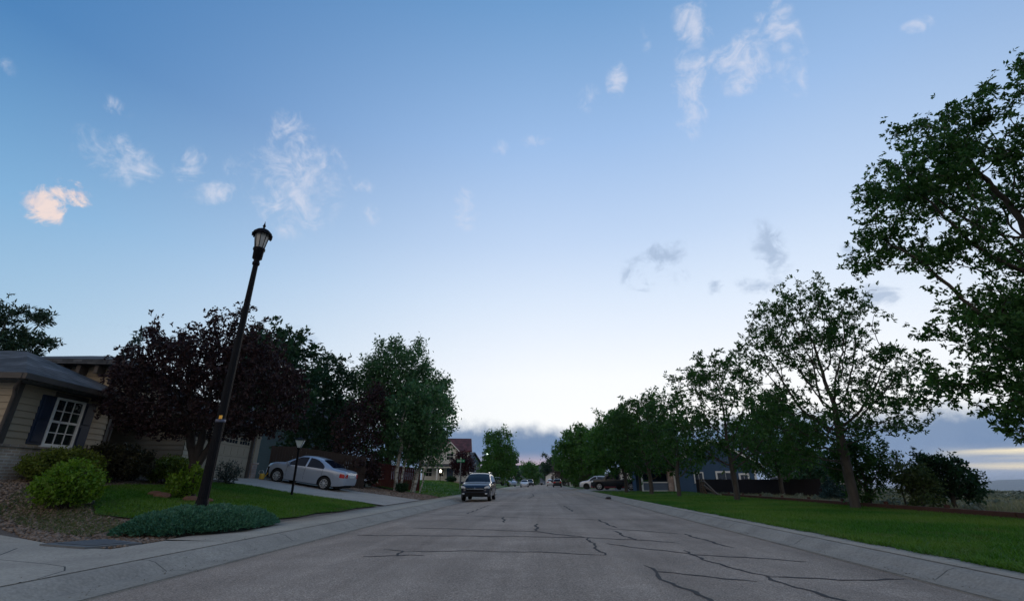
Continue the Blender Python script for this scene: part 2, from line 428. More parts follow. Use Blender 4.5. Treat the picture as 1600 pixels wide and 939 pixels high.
def concrete(name, c1, c2, joint=1.9):
    m, nt, out = nt_new(name)
    N = nt.nodes.new; L = nt.links.new
    b = N('ShaderNodeBsdfPrincipled'); L(b.outputs[0], out.inputs[0]); b.inputs['Roughness'].default_value = .9; b.inputs['Specular IOR Level'].default_value = .12
    tc = N('ShaderNodeTexCoord'); O = tc.outputs['Object']
    def nz(s, d):
        n = N('ShaderNodeTexNoise'); n.inputs['Scale'].default_value = s; n.inputs['Detail'].default_value = d; n.inputs['Roughness'].default_value = .65; L(O, n.inputs['Vector']); return n.outputs['Fac']
    mx = N('ShaderNodeMix'); mx.data_type = 'RGBA'; mx.inputs['A'].default_value = (*c1, 1); mx.inputs['B'].default_value = (*c2, 1)
    r = N('ShaderNodeMapRange'); r.inputs[1].default_value = .3; r.inputs[2].default_value = .7; L(nz(1.1, 7), r.inputs[0]); L(r.outputs[0], mx.inputs['Factor'])
    r2 = N('ShaderNodeMapRange'); r2.inputs[1].default_value = .3; r2.inputs[2].default_value = .7; r2.inputs[3].default_value = .76; r2.inputs[4].default_value = 1.2; L(nz(28, 6), r2.inputs[0])
    hs = N('ShaderNodeHueSaturation'); L(mx.outputs['Result'], hs.inputs['Color']); L(r2.outputs[0], hs.inputs['Value'])
    col = hs.outputs[0]
    if joint:
        sp = N('ShaderNodeSeparateXYZ'); L(O, sp.inputs[0])
        f = N('ShaderNodeMath'); f.operation = 'PINGPONG'; L(sp.outputs[1], f.inputs[0]); f.inputs[1].default_value = joint / 2
        lt = N('ShaderNodeMapRange'); lt.inputs[1].default_value = .006; lt.inputs[2].default_value = .014; lt.inputs[3].default_value = .45; lt.inputs[4].default_value = 1.0; L(f.outputs[0], lt.inputs[0])
        h2 = N('ShaderNodeHueSaturation'); L(col, h2.inputs['Color']); L(lt.outputs[0], h2.inputs['Value']); col = h2.outputs[0]
    L(col, b.inputs['Base Color'])
    bp = N('ShaderNodeBump'); bp.inputs['Strength'].default_value = .2; bp.inputs['Distance'].default_value = .01; L(nz(90, 3), bp.inputs['Height']); L(bp.outputs[0], b.inputs['Normal'])
    return m
M_ASPH = asphalt()
M_CONC = concrete('walk_concrete', (.46, .395, .315), (.34, .295, .24), 1.6)
M_GUT = concrete('gutter_concrete', (.39, .34, .28), (.275, .24, .20), 3.2)
M_DRIVE = concrete('drive_concrete', (.45, .39, .325), (.35, .305, .26), 3.0)
M_TAR = mat('tar', (.055, .051, .050), .9, (.095, .088, .084), 9, .6, spec=.08)
M_SOIL = mat('soil', (.062, .05, .036), .95, (.10, .085, .06), 3, .5, bump=.5, bscale=30)
M_MULCH = mat('gravel_base', (.17, .135, .11), .95, (.09, .07, .055), 14, .5, bump=.8, bscale=60)
M_TURF = mat('turf', (.034, .090, .013), .95, (.060, .130, .020), 1.3, .5, bump=.8, bscale=60, detail=6)
M_FIELD = mat('field_soil', (.21, .19, .14), .95, (.12, .125, .08), .35, .5, bump=.7, bscale=8, detail=8)

# ------------------------------------------------------------------ the one big ground sheet
def big_ground():
    xs = sorted(set([-9000, -3000, -1000, -400, -150, -80, -60] + [-40, -25, -14, -10, -7, -6.3, -5.2, -4.2, 0, 4.2, 4.9, 6, 8, 10, 12, 14, 16, 20, 26, 34, 45, 60, 80, 120, 180, 260, 400, 700, 1200, 2000, 3000, 5000, 9000]))
    ys = sorted(set([-9000, -2000, -400, -100, -30, -10] + [0, 5, 8, 8.9, 9.8, 10.7, 11.6, 15, 20, 30, 40, 55, 70, 90, 120, 160, 220, 300, 420, 600, 1000, 2000, 4000, 9000]))
    v = []; f = []
    rg = random.Random(3)
    for y in ys:
        for x in xs:
            z = hz(x, y) - .06
            if -6.3 < x < 4.9: z = -.08
            if x in (-6.3,): z = -.08
            if x == 4.9: z = -.08
            v.append((x, y, z))
    nx = len(xs)
    for j in range(len(ys) - 1):
        for i in range(nx - 1):
            f.append((j * nx + i, j * nx + i + 1, (j + 1) * nx + i + 1, (j + 1) * nx + i))
    o = link('ground', np_mesh('ground', v, f), M_FIELD); o['kind'] = 'structure'
big_ground()
# road and its concrete edges
AL, AR = -4.32, 4.25
Y0, Y1 = -25, 330
def strip(name, prof, mat_, y0=Y0, y1=Y1, bev=True):
    """profile [(x,z)] swept along the street"""
    ys = [y0] + [y for y in (0, 10, 20, 30, 45, 60, 90, 130, 200) if y0 < y < y1] + [y1]
    v = []; f = []
    n = len(prof)
    for y in ys:
        for x, z in prof: v.append((x, y, z))
    for j in range(len(ys) - 1):
        for i in range(n - 1): f.append((j * n + i, j * n + i + 1, (j + 1) * n + i + 1, (j + 1) * n + i))
    o = link(name, np_mesh(name, v, f), mat_); o['kind'] = 'structure'
    return o
road = strip('road', [(AL - .02, 0), (-2, .03), (0, .045), (2, .03), (AR + .02, 0)], M_ASPH)
strip('gutter', [(-5.12, .126), (-5.02, .122), (-4.93, .10), (-4.84, .05), (-4.76, .006), (AL - .02, .012), (AL - .02, -.05)], M_GUT)
strip('gutter', [(AR + .02, -.05), (AR + .02, .012), (4.52, .006), (4.60, .05), (4.68, .10), (4.76, .122), (4.84, .126)], M_GUT)
strip('sidewalk', [(4.845, .10), (4.85, .130), (5.22, .138), (5.23, .05)], M_CONC)
strip('sidewalk', [(-6.32, .02), (-6.31, .150), (-5.125, .130), (-5.12, .08)], M_CONC, 8.3, Y1)
# wider concrete apron where the walk turns off, lower left
apron = [(-14, 9.2), (-9.75, 8.66), (-8.8, 8.3), (-7.5, 7.62), (-6.9, 7.35), (-6.32, 7.25), (-6.32, 8.3), (-5.125, 8.3), (-5.125, -25), (-30, -25), (-30, 9.2)]
def flat(name, poly, z, mat_, parent=None, th=.1, kind='structure'):
    mb = MB(); n = len(poly)
    a = sum(poly[i][0] * poly[(i + 1) % n][1] - poly[(i + 1) % n][0] * poly[i][1] for i in range(n))
    if a < 0: poly = poly[::-1]
    zt = z if callable(z) else (lambda x, y: z)
    mb.poly([(x, y, zt(x, y)) for x, y in poly])
    for i in range(n):
        (x, y), (x2, y2) = poly[i], poly[(i + 1) % n]
        mb.quad((x, y, zt(x, y) - th), (x2, y2, zt(x2, y2) - th), (x2, y2, zt(x2, y2)), (x, y, zt(x, y)))
    o = mb.build(name, mat_, parent)
    if kind: o['kind'] = kind
    return o
M_APR = concrete('apron_concrete', (.45, .39, .315), (.335, .29, .238), 0)
flat('walkway', [(x, y) for x, y in apron], lambda x, y: .134 + max(0, hz(x, y) - .13) * 1.0, M_APR)
# joints of that apron: curved flare line and a straight cut
def ribbon(mb, pts, w, z, rnd=None, taper=True):
    P = [Vector((x, y, 0)) for x, y in pts]
    Q = []
    for i in range(len(P) - 1):
        n = max(2, int((P[i + 1] - P[i]).length / .10))
        for k in range(n): Q.append(P[i].lerp(P[i + 1], k / n))
    Q.append(P[-1])
    vs = []
    ph = rnd.uniform(0, 9) if rnd else 0
    for i, p in enumerate(Q):
        d = (Q[min(i + 1, len(Q) - 1)] - Q[max(0, i - 1)]).normalized(); s = Vector((-d.y, d.x, 0))
        ww = w / 2
        off = 0
        if rnd:
            ww *= rnd.uniform(.65, 1.35); off = .03 * math.sin(i * .55 + ph) + .016 * math.sin(i * 1.7 + 2 * ph) + rnd.uniform(-.006, .006)
            if taper and (i < 2 or i > len(Q) - 3): ww *= .55
        zz = z(p.x, p.y) if callable(z) else z
        for sgn in (-1, 1):
            q = p + s * (off + sgn * ww); vs.append((q.x, q.y, zz))
    mb.add(vs, [[2 * i, 2 * i + 1, 2 * i + 3, 2 * i + 2] for i in range(len(Q) - 1)])
rgt = random.Random(11)
def zroad(x, y):
    return lerp(x, [(AL - .02, 0), (-2, .03), (0, .045), (2, .03), (AR + .02, 0)]) + .004
mb = MB()
TAR = [
 [(-2.67,7.62),(-2.17,7.66),(-1.77,7.67)], [(-2.6,8.36),(-2.24,8.12),(-2.15,7.67)], [(-2.16,8.1),(-1.0,8.15),(.35,7.95),(.92,7.82)],
 [(.92,7.82),(.88,8.35),(.9,8.8),(.86,9.45),(.88,10.1)], [(.88,10.1),(-.2,11.2),(-1.55,11.7),(-3.1,12.2)], [(-3.9,10.6),(-1.9,10.35),(-.3,10.15),(.88,10.1),(1.75,9.85),(2.4,9.55)],
 [(1.1,9.2),(1.55,8.75),(2.3,8.05),(2.95,7.85),(3.7,7.6)], [(2.25,8.5),(2.3,7.7),(2.2,7.55),(2.35,7.2),(2.6,6.35)], [(2.6,6.35),(2.95,6.3),(3.35,6.25),(4.2,6.4)], [(2.6,6.35),(2.62,5.85),(2.72,5.35),(2.95,4.9)],
 [(1.35,6.95),(1.36,6.5),(1.75,6.35),(2.35,6.0)], [(1.36,6.5),(1.32,6.25),(1.42,5.6),(1.52,5.1),(1.7,4.3)],
 [(1.6,11.6),(1.65,10.6),(1.75,9.8)], [(1.4,12.2),(2.9,11.2)], [(-.15,13.2),(-.12,11.3)], [(-4.1,17.5),(-1.2,15.6),(.1,15.2)], [(-1.2,15.6),(-1.0,13.6)], [(.1,15.2),(1.9,14.8),(4.1,15.4)],
 [(-4.2,24),(-1.0,22.5),(2.0,23.2),(4.2,22.2)], [(1.0,22.8),(1.15,18.7)], [(-4.2,33),(0,32.2),(4.2,33.5)], [(-4.2,45),(4.2,44)], [(-.8,45),(-.6,38),(-.9,33)], [(-2.5,24),(-2.6,17.4)], [(-4.2,58),(4.2,57)], [(1.6,14.9),(1.75,12.3)], [(3.0,11.2),(3.2,9.0)]]
for k, t in enumerate(TAR):
    ribbon(mb, t, .046 if t[0][1] < 9 else .06, zroad, rgt)
o = mb.build('crack_sealant', M_TAR, road)
mb = MB()
ribbon(mb, [(-6.87, 6.24), (-6.4, 6.1), (-5.9, 5.95), (-5.55, 5.80), (-5.3, 5.55), (-5.14, 5.1)], .016, .1345)
ribbon(mb, [(-9.0, 7.2), (-6.87, 6.24)], .014, .1345)
ribbon(mb, [(-8.35, 8.02), (-7.1, 6.34)], .022, .1345)
ribbon(mb, [(-8.6, -25), (-8.55, 6.9)], .012, .1345)
M_JOINT = mat('joint', (.06, .058, .055), .95)
ribbon(mb, [(-5.122, -20), (-5.122, 20), (-5.122, 90)], .014, .1325)
ribbon(mb, [(4.846, -20), (4.846, 30), (4.846, 90)], .014, .1335)
ribbon(mb, [(-4.345, -10), (-4.34, 20), (-4.345, 90)], .012, .0165)
ribbon(mb, [(4.275, -10), (4.27, 20), (4.275, 90)], .012, .0165)
o = mb.build('pavement_joint', M_JOINT); o['kind'] = 'structure'

# ------------------------------------------------------------------ yards and verges
mulch_left = patch('gravel_bed', [(-30, 7.0), (-6.325, 7.0), (-6.325, 31), (-30, 31)], -.012, .6, M_MULCH)
lawn_poly = [(-9.45, 10.2), (-8.6, 10.15), (-7.6, 10.8), (-6.75, 11.3), (-6.62, 12), (-6.5, 13.2), (-6.6, 14.5), (-6.45, 16), (-6.55, 17.4), (-6.42, 19.3), (-7.2, 19.5), (-10, 19.55), (-12.2, 19.7), (-12.9, 18.6), (-12.6, 16.9), (-12.2, 15.6), (-12.4, 14.2), (-12.1, 12.9), (-10.9, 11.6)]
patch('lawn', lawn_poly, .022, .5, M_TURF)
drive = patch('driveway', [(-6.335, 20.0), (-7.2, 19.6), (-10, 19.6), (-14.15, 19.75), (-14.15, 25.6), (-6.9, 25.45), (-6.335, 26.0)], .03, .6, M_DRIVE)
lawn2_poly = [(-6.33, 31.2), (-9.2, 31.6), (-12, 34), (-14, 40), (-17, 48), (-18, 62), (-14, 70), (-6.33, 70)]
patch('lawn', lawn2_poly, .022, 2., M_TURF)
patch('lawn', [(-6.33, 74), (-30, 74), (-30, 160), (-6.33, 160)], .022, 6., M_TURF)
lawn3_poly = [(5.235, -20), (12.05, -20), (12.05, 22), (12.15, 34), (14.3, 48), (14.3, 52), (5.235, 52)]
patch('lawn', lawn3_poly, .012, 1.2, M_TURF)
patch('driveway', [(5.235, 54.2), (16, 54.2), (16, 69), (5.235, 69)], .02, 3, M_DRIVE)
patch('lawn', [(5.235, 70), (30, 70), (30, 160), (5.235, 160)], .012, 8., M_TURF)

# grass blades, gravel and tufts: nobody could count them
rng = np.random.default_rng(5)
def scatter(poly, n, dens=None):
    xs = [p[0] for p in poly]; ys = [p[1] for p in poly]
    out = np.zeros((0, 2))
    while len(out) < n:
        p = np.column_stack([rng.uniform(min(xs), max(xs), n * 2), rng.uniform(min(ys), max(ys), n * 2)])
        p = p[pip(p[:, 0], p[:, 1], poly)]
        if dens is not None: p = p[rng.uniform(0, 1, len(p)) < dens(p)]
        out = np.vstack([out, p])
    return out[:n]
def blades(name, pts, h, w, mat_, lift=0.01, lean=.5, hs=None):
    n = len(pts)
    z = HZ(pts[:, 0], pts[:, 1]) + lift
    hh = h * rng.uniform(.5, 1.25, n)
    if hs is not None: hh *= hs
    a = rng.uniform(0, 2 * np.pi, n); ww = w * rng.uniform(.7, 1.4, n) * .5
    b = np.column_stack([pts, z])
    s = np.column_stack([np.cos(a), np.sin(a), np.zeros(n)]) * ww[:, None]
    l = rng.normal(0, lean, (n, 2)) * hh[:, None]
    tip = b + np.column_stack([l, hh])
    v = np.stack([b - s, b + s, tip], 1).reshape(-1, 3)
    f = np.arange(3 * n).reshape(-1, 3)
    o = link(name, np_mesh(name, v, f), mat_); o['kind'] = 'stuff'
    return o
M_BLADE = leaf_mat('grass_blade', (.024, .088, .009), (.060, .185, .018), .3, patch=(.125, .215, .034), pscale=.33, dry=(.105, .120, .040))
M_DRY = leaf_mat('dry_grass', (.23, .21, .13), (.13, .155, .08), .3)
M_SAGE = leaf_mat('sage', (.165, .18, .13), (.085, .11, .065), .2)
pts = scatter(lawn3_poly, 170000, lambda p: np.clip(1.25 - np.hypot(p[:, 0], p[:, 1]) / 34, .06, 1) * (p[:, 1] > 2))
d = np.hypot(pts[:, 0], pts[:, 1])
o = blades('grass', pts, .055, .016, M_BLADE, .008, .6, np.clip(.8 + d / 40, .8, 1.8))
props(o, 'mown green grass covering the long verge lawn right of the street', 'grass')
pts = scatter(lawn_poly, 60000)
o = blades('grass', pts, .06, .022, M_BLADE, .018, .6)
props(o, 'mown green grass of the front lawn around the street lamp on the left', 'grass')
pts = scatter(lawn2_poly, 16000)
o = blades('grass', pts, .08, .06, M_BLADE, .018, .6)
props(o, 'mown green grass of the lawn in front of the white house', 'grass')
pts = np.column_stack([rng.uniform(5.16, 5.34, 9000), 4 + 34 * rng.uniform(0, 1, 9000) ** 1.6])
pts = pts[(np.sin(pts[:, 1] * 2.3) + np.sin(pts[:, 1] * 5.9 + 1) + rng.normal(0, .8, len(pts))) > -.3]
o = blades('grass', pts, .075, .02, M_BLADE, .004, 1.0)
props(o, 'ragged grass spilling over the back edge of the right walk', 'grass')
# litter and grit in the gutters
def litter():
    n = 5200
    side = rng.uniform(0, 1, n) < .5
    y = 3 + 45 * rng.uniform(0, 1, n) ** 1.5
    x = np.where(side, -4.78 + np.abs(rng.normal(0, .16, n)), 4.54 - np.abs(rng.normal(0, .13, n)))
    k = n // 5
    x[:k] = np.where(side[:k], rng.uniform(-6.3, -4.5, k), rng.uniform(4.5, 5.2, k))
    keep = rng.uniform(0, 1, n) < (.25 + .75 * (np.sin(y * 1.1) + np.sin(y * 3.7 + 2) > .2)); x, y = x[keep], y[keep]; n = len(x)
    pr = [(-6.31, .150), (-5.125, .130), (-5.02, .122), (-4.93, .10), (-4.84, .05), (-4.76, .006), (-4.34, .012), (4.27, .012), (4.52, .006), (4.60, .05), (4.68, .10), (4.76, .122), (4.85, .130), (5.22, .138)]
    z = np.interp(x, [p[0] for p in pr], [p[1] for p in pr]) + .006
    a = rng.uniform(0, 6.28, n); s = rng.uniform(.005, .015, n)
    e1 = np.column_stack([np.cos(a), np.sin(a), rng.normal(0, .2, n)]) * s[:, None]; e2 = np.column_stack([-np.sin(a), np.cos(a), rng.normal(0, .2, n)]) * (s * .55)[:, None]
    c = np.column_stack([x, y, z])
    v = np.stack([c - e1, c + e2, c + e1, c - e2], 1).reshape(-1, 3)
    o = link('leaf_litter', np_mesh('leaf_litter', v, np.arange(4 * n).reshape(-1, 4)), leaf_mat('litter', (.05, .035, .02), (.17, .12, .06), 0, rough=.9)); o['kind'] = 'stuff'
    props(o, 'dry leaf bits and grit gathered in the gutters on both sides of the road', 'litter')
litter()
# field beyond the timber rail
fld = [(12.3, 4), (60, 4), (60, 48), (14.6, 48), (12.4, 34)]
pts = scatter(fld, 60000, lambda p: np.clip(1.2 - np.hypot(p[:, 0], p[:, 1]) / 60, .1, 1))
o = blades('field_grass', pts, .22, .05, M_DRY, -.07, .45)
props(o, 'dry pale grass of the open field behind the low timber rail', 'grass')
def clumps(name, centers, rad, per, size, mat_, lift=-.06):
    n = len(centers)
    c = np.repeat(np.column_stack([centers, HZ(centers[:, 0], centers[:, 1]) + lift]), per, 0)
    r = np.repeat(rad, per)
    q = rng.normal(0, 1, (n * per, 3)); q /= np.linalg.norm(q, axis=1)[:, None]; q[:, 2] = np.abs(q[:, 2]) * .75
    p = c + q * (r * rng.uniform(.5, 1., n * per))[:, None]
    a = rng.normal(0, 1, (n * per, 3)); a /= np.linalg.norm(a, axis=1)[:, None]
    b = np.cross(a, q); b /= (np.linalg.norm(b, axis=1)[:, None] + 1e-6)
    s = (size * r * rng.uniform(.6, 1.4, n * per))[:, None]
    v = np.stack([p - a * s, p + b * s * .45, p + a * s, p - b * s * .45], 1).reshape(-1, 3)
    o = link(name, np_mesh(name, v, np.arange(4 * n * per).reshape(-1, 4)), mat_); o['kind'] = 'stuff'
    return o
fld2 = [(13, 8), (40, 8), (140, 40), (170, 130), (60, 130), (30, 44), (15, 44)]
pts = scatter(fld2, 2600, lambda p: np.clip(1.1 - np.hypot(p[:, 0], p[:, 1]) / 170, .15, 1))
o = clumps('sagebrush', pts, rng.uniform(.14, .42, len(pts)), 60, .34, M_SAGE)
props(o, 'grey green sagebrush scattered over the open field on the right', 'brush')
fld3 = [(150, 40), (420, 60), (420, 420), (100, 420), (100, 140)]
pts = scatter(fld3, 2600)
o = clumps('sagebrush', pts, rng.uniform(.4, 1.3, len(pts)), 18, .5, M_SAGE, -.1)
props(o, 'far dark scrub along the crest of the open field', 'brush')
patch('path', [(14.5, 31), (17.5, 29.5), (24, 25), (34, 17), (46, 6), (48, 8), (36, 19), (25, 27), (18, 31.2), (15, 32.6)], .0, 2., mat('pale_dirt', (.40, .35, .28), .95, (.30, .26, .20), 2, .5))
# river-rock mulch
M_ROCK = leaf_mat('rock', (.11, .075, .052), (.27, .205, .16), 0, rough=.9)
def rocks(poly, n, s0, s1, label, dens=None):
    p = scatter(poly, n, dens)
    ico = bmesh.new(); bmesh.ops.create_icosphere(ico, subdivisions=1, radius=1); ico.verts.ensure_lookup_table()
    V = np.array([v.co[:] for v in ico.verts]); F = np.array([[v.index for v in f.verts] for f in ico.faces]); ico.free()
    nv = len(V)
    sc_ = rng.uniform(s0, s1, n)[:, None, None] * rng.uniform(.6, 1.3, (n, 1, 3)) * np.array([1, 1, .6])
    a = rng.uniform(0, 6.28, n); ca, sa = np.cos(a), np.sin(a)
    vv = V[None] * (1 + rng.normal(0, .13, (n, nv, 1))) * sc_
    x = vv[:, :, 0] * ca[:, None] - vv[:, :, 1] * sa[:, None]; y = vv[:, :, 0] * sa[:, None] + vv[:, :, 1] * ca[:, None]
    z = vv[:, :, 2] + (HZ(p[:, 0], p[:, 1]))[:, None] + s0 * .2
    v = np.stack([x + p[:, 0:1], y + p[:, 1:2], z], 2).reshape(-1, 3)
    f = (F[None] + (np.arange(n) * nv)[:, None, None]).reshape(-1, 3)
    o = link('river_rock', np_mesh('river_rock', v, f), M_ROCK); o['kind'] = 'stuff'
    props(o, label, 'gravel')
bed = [(-16, 9.9), (-12, 9.96), (-9.9, 8.95), (-8.6, 8.25), (-7.55, 7.65), (-6.9, 7.35), (-6.4, 7.4), (-6.4, 8.6), (-7.2, 9.8), (-8.6, 10.1), (-9.45, 10.15), (-10.9, 11.5), (-12.1, 12.8), (-12.3, 14.2), (-12.1, 15.6), (-12.5, 17), (-12.9, 18.6), (-13.4, 19.6), (-14, 19.6), (-16, 12)]
rocks(bed, 16000, .014, .042, 'tan and pink river rock spread in the bed under the shrubs')
bed2 = [(-6.4, 26.2), (-6.9, 25.6), (-14, 25.7), (-14, 30), (-9.2, 31.4), (-6.4, 31)]
rocks(bed2, 4500, .03, .07, 'brown river rock in the strip below the aspens beyond the driveway')
pts = scatter([(-11.5, 9.9), (-9.9, 9.2), (-8.0, 8.6), (-7.9, 9.6), (-9.4, 10.2), (-10.8, 11.4), (-12, 12.6), (-13, 12.2)], 5200)
o = blades('weeds', pts, .06, .022, leaf_mat('weed', (.07, .11, .035), (.15, .15, .07), .3), 0, .8)
props(o, 'thin weeds growing through the rock bed in front of the shrubs', 'weeds')

# distant mountains
def hills():
    rg = np.random.default_rng(8)
    v = []; f = []
    n = 110
    az = np.linspace(20, 130, n)
    prof = np.interp(az, [20, 38, 39.5, 41, 42.2, 43.5, 45, 47, 50, 56, 66, 85, 105, 130], [-60, -40, -12, 20, 38, 30, 44, 26, 38, 58, 40, 55, 30, -60]) + rg.normal(0, 5, n)
    for k, (d, hmul) in enumerate(((7600, 0), (8200, .55), (8800, 1.0), (9600, .3), (10500, 0))):
        for a, h in zip(az, prof):
            v.append((d * math.sin(R(a)), d * math.cos(R(a)), -115 + (h + 115) * hmul + (rg.normal(0, 6) if 0 < hmul < 1 else 0)))
    for j in range(4):
        for i in range(n - 1): f.append((j * n + i, j * n + i + 1, (j + 1) * n + i + 1, (j + 1) * n + i))
    o = link('hills', np_mesh('hills', v, f, True), mat('hill_rock', (.16, .19, .19), .95, (.22, .22, .20), .002, .5)); o['kind'] = 'structure'
hills()
LEAFX = 1.75
# ------------------------------------------------------------------ trees and shrubs
def grow(rng, att, trunks, step, kill, maxit=140, infl=1e9, up=.08, wob=.12):
    pos = []; par = []
    for poly in trunks:
        P = [np.array(p, float) for p in poly]
        first = True
        for a, b in zip(P, P[1:]):
            n = max(1, int(round(np.linalg.norm(b - a) / step)))
            for k in range(0 if first else 1, n + 1):
                q = a + (b - a) * k / n
                if first and k == 0:
                    pos.append(q); par.append(-1)
                else:
                    pos.append(q + rng.normal(0, .012, 3)); par.append(len(pos) - 2)
            first = False
    pos = np.array(pos); par = list(par)
    lo = max(1, 0)
    minz = pos[0][2]
    d = np.full(len(att), 1e9); near = np.zeros(len(att), int)
    def upd(idx):
        nonlocal d, near
        if len(att) == 0: return
        for s in range(0, len(idx), 400):
            ii = idx[s:s + 400]
            D = np.linalg.norm(att[:, None] - pos[ii][None], axis=2)
            j = D.argmin(1); m = D[np.arange(len(att)), j]
            b = m < d; d[b] = m[b]; near[b] = ii[j[b]]
    upd(np.arange(len(pos)))
    keep = d > kill; att, d, near = att[keep], d[keep], near[keep]
    kids = {}
    for _ in range(maxit):
        if len(att) == 0: break
        act = d < infl
        if not act.any(): break
        src = np.unique(near[act])
        acc = np.zeros((len(pos), 3))
        v = att[act] - pos[near[act]]; v /= (np.linalg.norm(v, axis=1)[:, None] + 1e-9)
        np.add.at(acc, near[act], v)
        new = []
        for s_ in src:
            g = acc[s_]; n = np.linalg.norm(g)
            if n < 1e-6: g = rng.normal(0, 1, 3); n = np.linalg.norm(g)
            g = g / n + np.array([0, 0, up]) + rng.normal(0, wob, 3)
            q = pos[s_] + g / np.linalg.norm(g) * step
            dup = False
            for c in kids.get(s_, ()):
                if np.linalg.norm(new_pos_lookup(c, pos, new) - q) < step * .35: dup = True; break
            if dup: continue
            kids.setdefault(s_, []).append(len(pos) + len(new)); new.append(q); par.append(int(s_))
        if not new: break
        n0 = len(pos); pos = np.vstack([pos, np.array(new)])
        upd(np.arange(n0, len(pos)))
        keep = d > kill; att, d, near = att[keep], d[keep], near[keep]
    return pos, np.array(par)
def new_pos_lookup(c, pos, new):
    return pos[c] if c < len(pos) else new[c - len(pos)]

def skeleton_mesh(pos, par, R0, r_tip=.006, p=2.3, sides=6, flare=1.25):
    n = len(pos)
    acc = np.zeros(n); depth = np.zeros(n)
    kids = [[] for _ in range(n)]
    for i in range(n):
        if par[i] >= 0: kids[par[i]].append(i)
    for i in range(n - 1, -1, -1):
        if not kids[i]: acc[i] = 1.0
        if par[i] >= 0:
            acc[par[i]] += acc[i]; depth[par[i]] = max(depth[par[i]], depth[i] + 1)
    roots = [i for i in range(n) if par[i] < 0]
    rb = max(acc[i] for i in roots)
    k = math.log(R0 / r_tip) / math.log(max(rb, 2.0))
    rad = r_tip * acc ** k
    idx = np.array([i for i in range(n) if par[i] >= 0])
    pi = par[idx]
    main = np.zeros(n, bool)
    for i in range(n):
        if kids[i]: main[max(kids[i], key=lambda c: acc[c])] = True
    dirs = pos[idx] - pos[pi]; ln = np.linalg.norm(dirs, axis=1); dirs /= (ln[:, None] + 1e-9)
    dn = np.zeros((n, 3)); dn[idx] = dirs
    for r_ in roots: dn[r_] = dn[kids[r_][0]] if kids[r_] else (0, 0, 1)
    d0 = np.where(main[idx][:, None], dn[pi], dirs); d1 = dn[idx]
    r0 = np.where(main[idx], rad[pi], np.minimum(rad[idx] * 1.25, rad[pi])); r1 = rad[idx].copy()
    isroot = np.isin(pi, roots); r0[isroot] *= flare
    def ring(c, d, r):
        ref = np.array([.83, .55, .05]); e1 = ref[None] - d * (d @ ref)[:, None]; e1 /= (np.linalg.norm(e1, axis=1)[:, None] + 1e-9)
        e2 = np.cross(d, e1)
        a = np.arange(sides) * 2 * np.pi / sides
        return c[:, None] + (e1[:, None] * np.cos(a)[None, :, None] + e2[:, None] * np.sin(a)[None, :, None]) * r[:, None, None]
    V = np.concatenate([ring(pos[pi], d0, r0), ring(pos[idx], d1, r1)], 1).reshape(-1, 3)
    m = len(idx); base = np.arange(m)[:, None, None] * 2 * sides
    a = np.arange(sides); b = (a + 1) % sides
    F = (np.stack([a, b, b + sides, a + sides], 1)[None] + base).reshape(-1, 4)
    return np_mesh('trunk', V, F, True), rad, depth, dn, idx

def leaves(rng, pos, par, depth, dn, per, size, spread, maxdepth, width=.45, droop=.35, upn=.5, fold=.25, rosette=0):
    sel = np.array([i for i in range(len(pos)) if par[i] >= 0 and depth[i] <= maxdepth])
    if rosette:
        # tufts: several leaves fan out from the end of each hidden twiglet
        w = rng.poisson(per * LEAFX / rosette, len(sel))
        i = np.repeat(sel, w); m = len(i)
        t = rng.uniform(0, 1, m)[:, None]
        c = pos[par[i]] * (1 - t) + pos[i] * t + rng.normal(0, spread, (m, 3))
        tw = dn[i] * .8 + rng.normal(0, .6, (m, 3)); tw[:, 2] += .15; tw /= np.linalg.norm(tw, axis=1)[:, None]
        k = rng.integers(max(3, rosette - 3), rosette + 4, m)
        c = np.repeat(c, k, 0); tw = np.repeat(tw, k, 0); i = np.repeat(i, k); n = len(i)
        p = c + tw * rng.uniform(-.5, .5, n)[:, None] * size + rng.normal(0, size * .12, (n, 3))
        ax = tw * .8 + rng.normal(0, .62, (n, 3)); ax[:, 2] -= droop * .6; ax /= np.linalg.norm(ax, axis=1)[:, None]
    else:
        w = rng.poisson(per * LEAFX, len(sel))
        i = np.repeat(sel, w); n = len(i)
        t = rng.uniform(0, 1, n)[:, None]
        p = pos[par[i]] * (1 - t) + pos[i] * t + rng.normal(0, spread, (n, 3))
        ax = dn[i] * .7 + rng.normal(0, .75, (n, 3)); ax[:, 2] -= droop; ax /= np.linalg.norm(ax, axis=1)[:, None]
    nn = rng.normal(0, 1, (n, 3)); nn[:, 2] += upn; sd = np.cross(ax, nn); sd /= (np.linalg.norm(sd, axis=1)[:, None] + 1e-9)
    up = np.cross(sd, ax)
    L = (size * rng.uniform(.65, 1.35, n))[:, None]
    W = L * width
    a = p; b = p + ax * L * .48 + sd * W * .5 + up * W * fold; c = p + ax * L; d = p + ax * L * .48 - sd * W * .5 + up * W * fold
    v = np.stack([a, b, c, d], 1).reshape(-1, 3)
    return np_mesh('crown', v, np.arange(4 * n).reshape(-1, 4))

def envelope(rng, ells, n, clump=0, crad=.5, hollow=0.0):
    """points inside a set of ellipsoids (cx,cy,cz,rx,ry,rz,weight); clumped if asked, so gaps stay open"""
    w = np.array([e[6] for e in ells], float); w /= w.sum()
    def draw(m):
        k = rng.choice(len(ells), m, p=w)
        E = np.array([e[:6] for e in ells])[k]
        q = rng.normal(0, 1, (m, 3)); q /= np.linalg.norm(q, axis=1)[:, None]
        rr = rng.uniform(hollow ** 3, 1, m) ** (1 / 3)
        return E[:, :3] + q * rr[:, None] * E[:, 3:6]
    if not clump: return draw(n)
    c = draw(clump)
    return c[rng.integers(0, clump, n)] + rng.normal(0, crad, (n, 3)) * np.array([1, 1, .8])

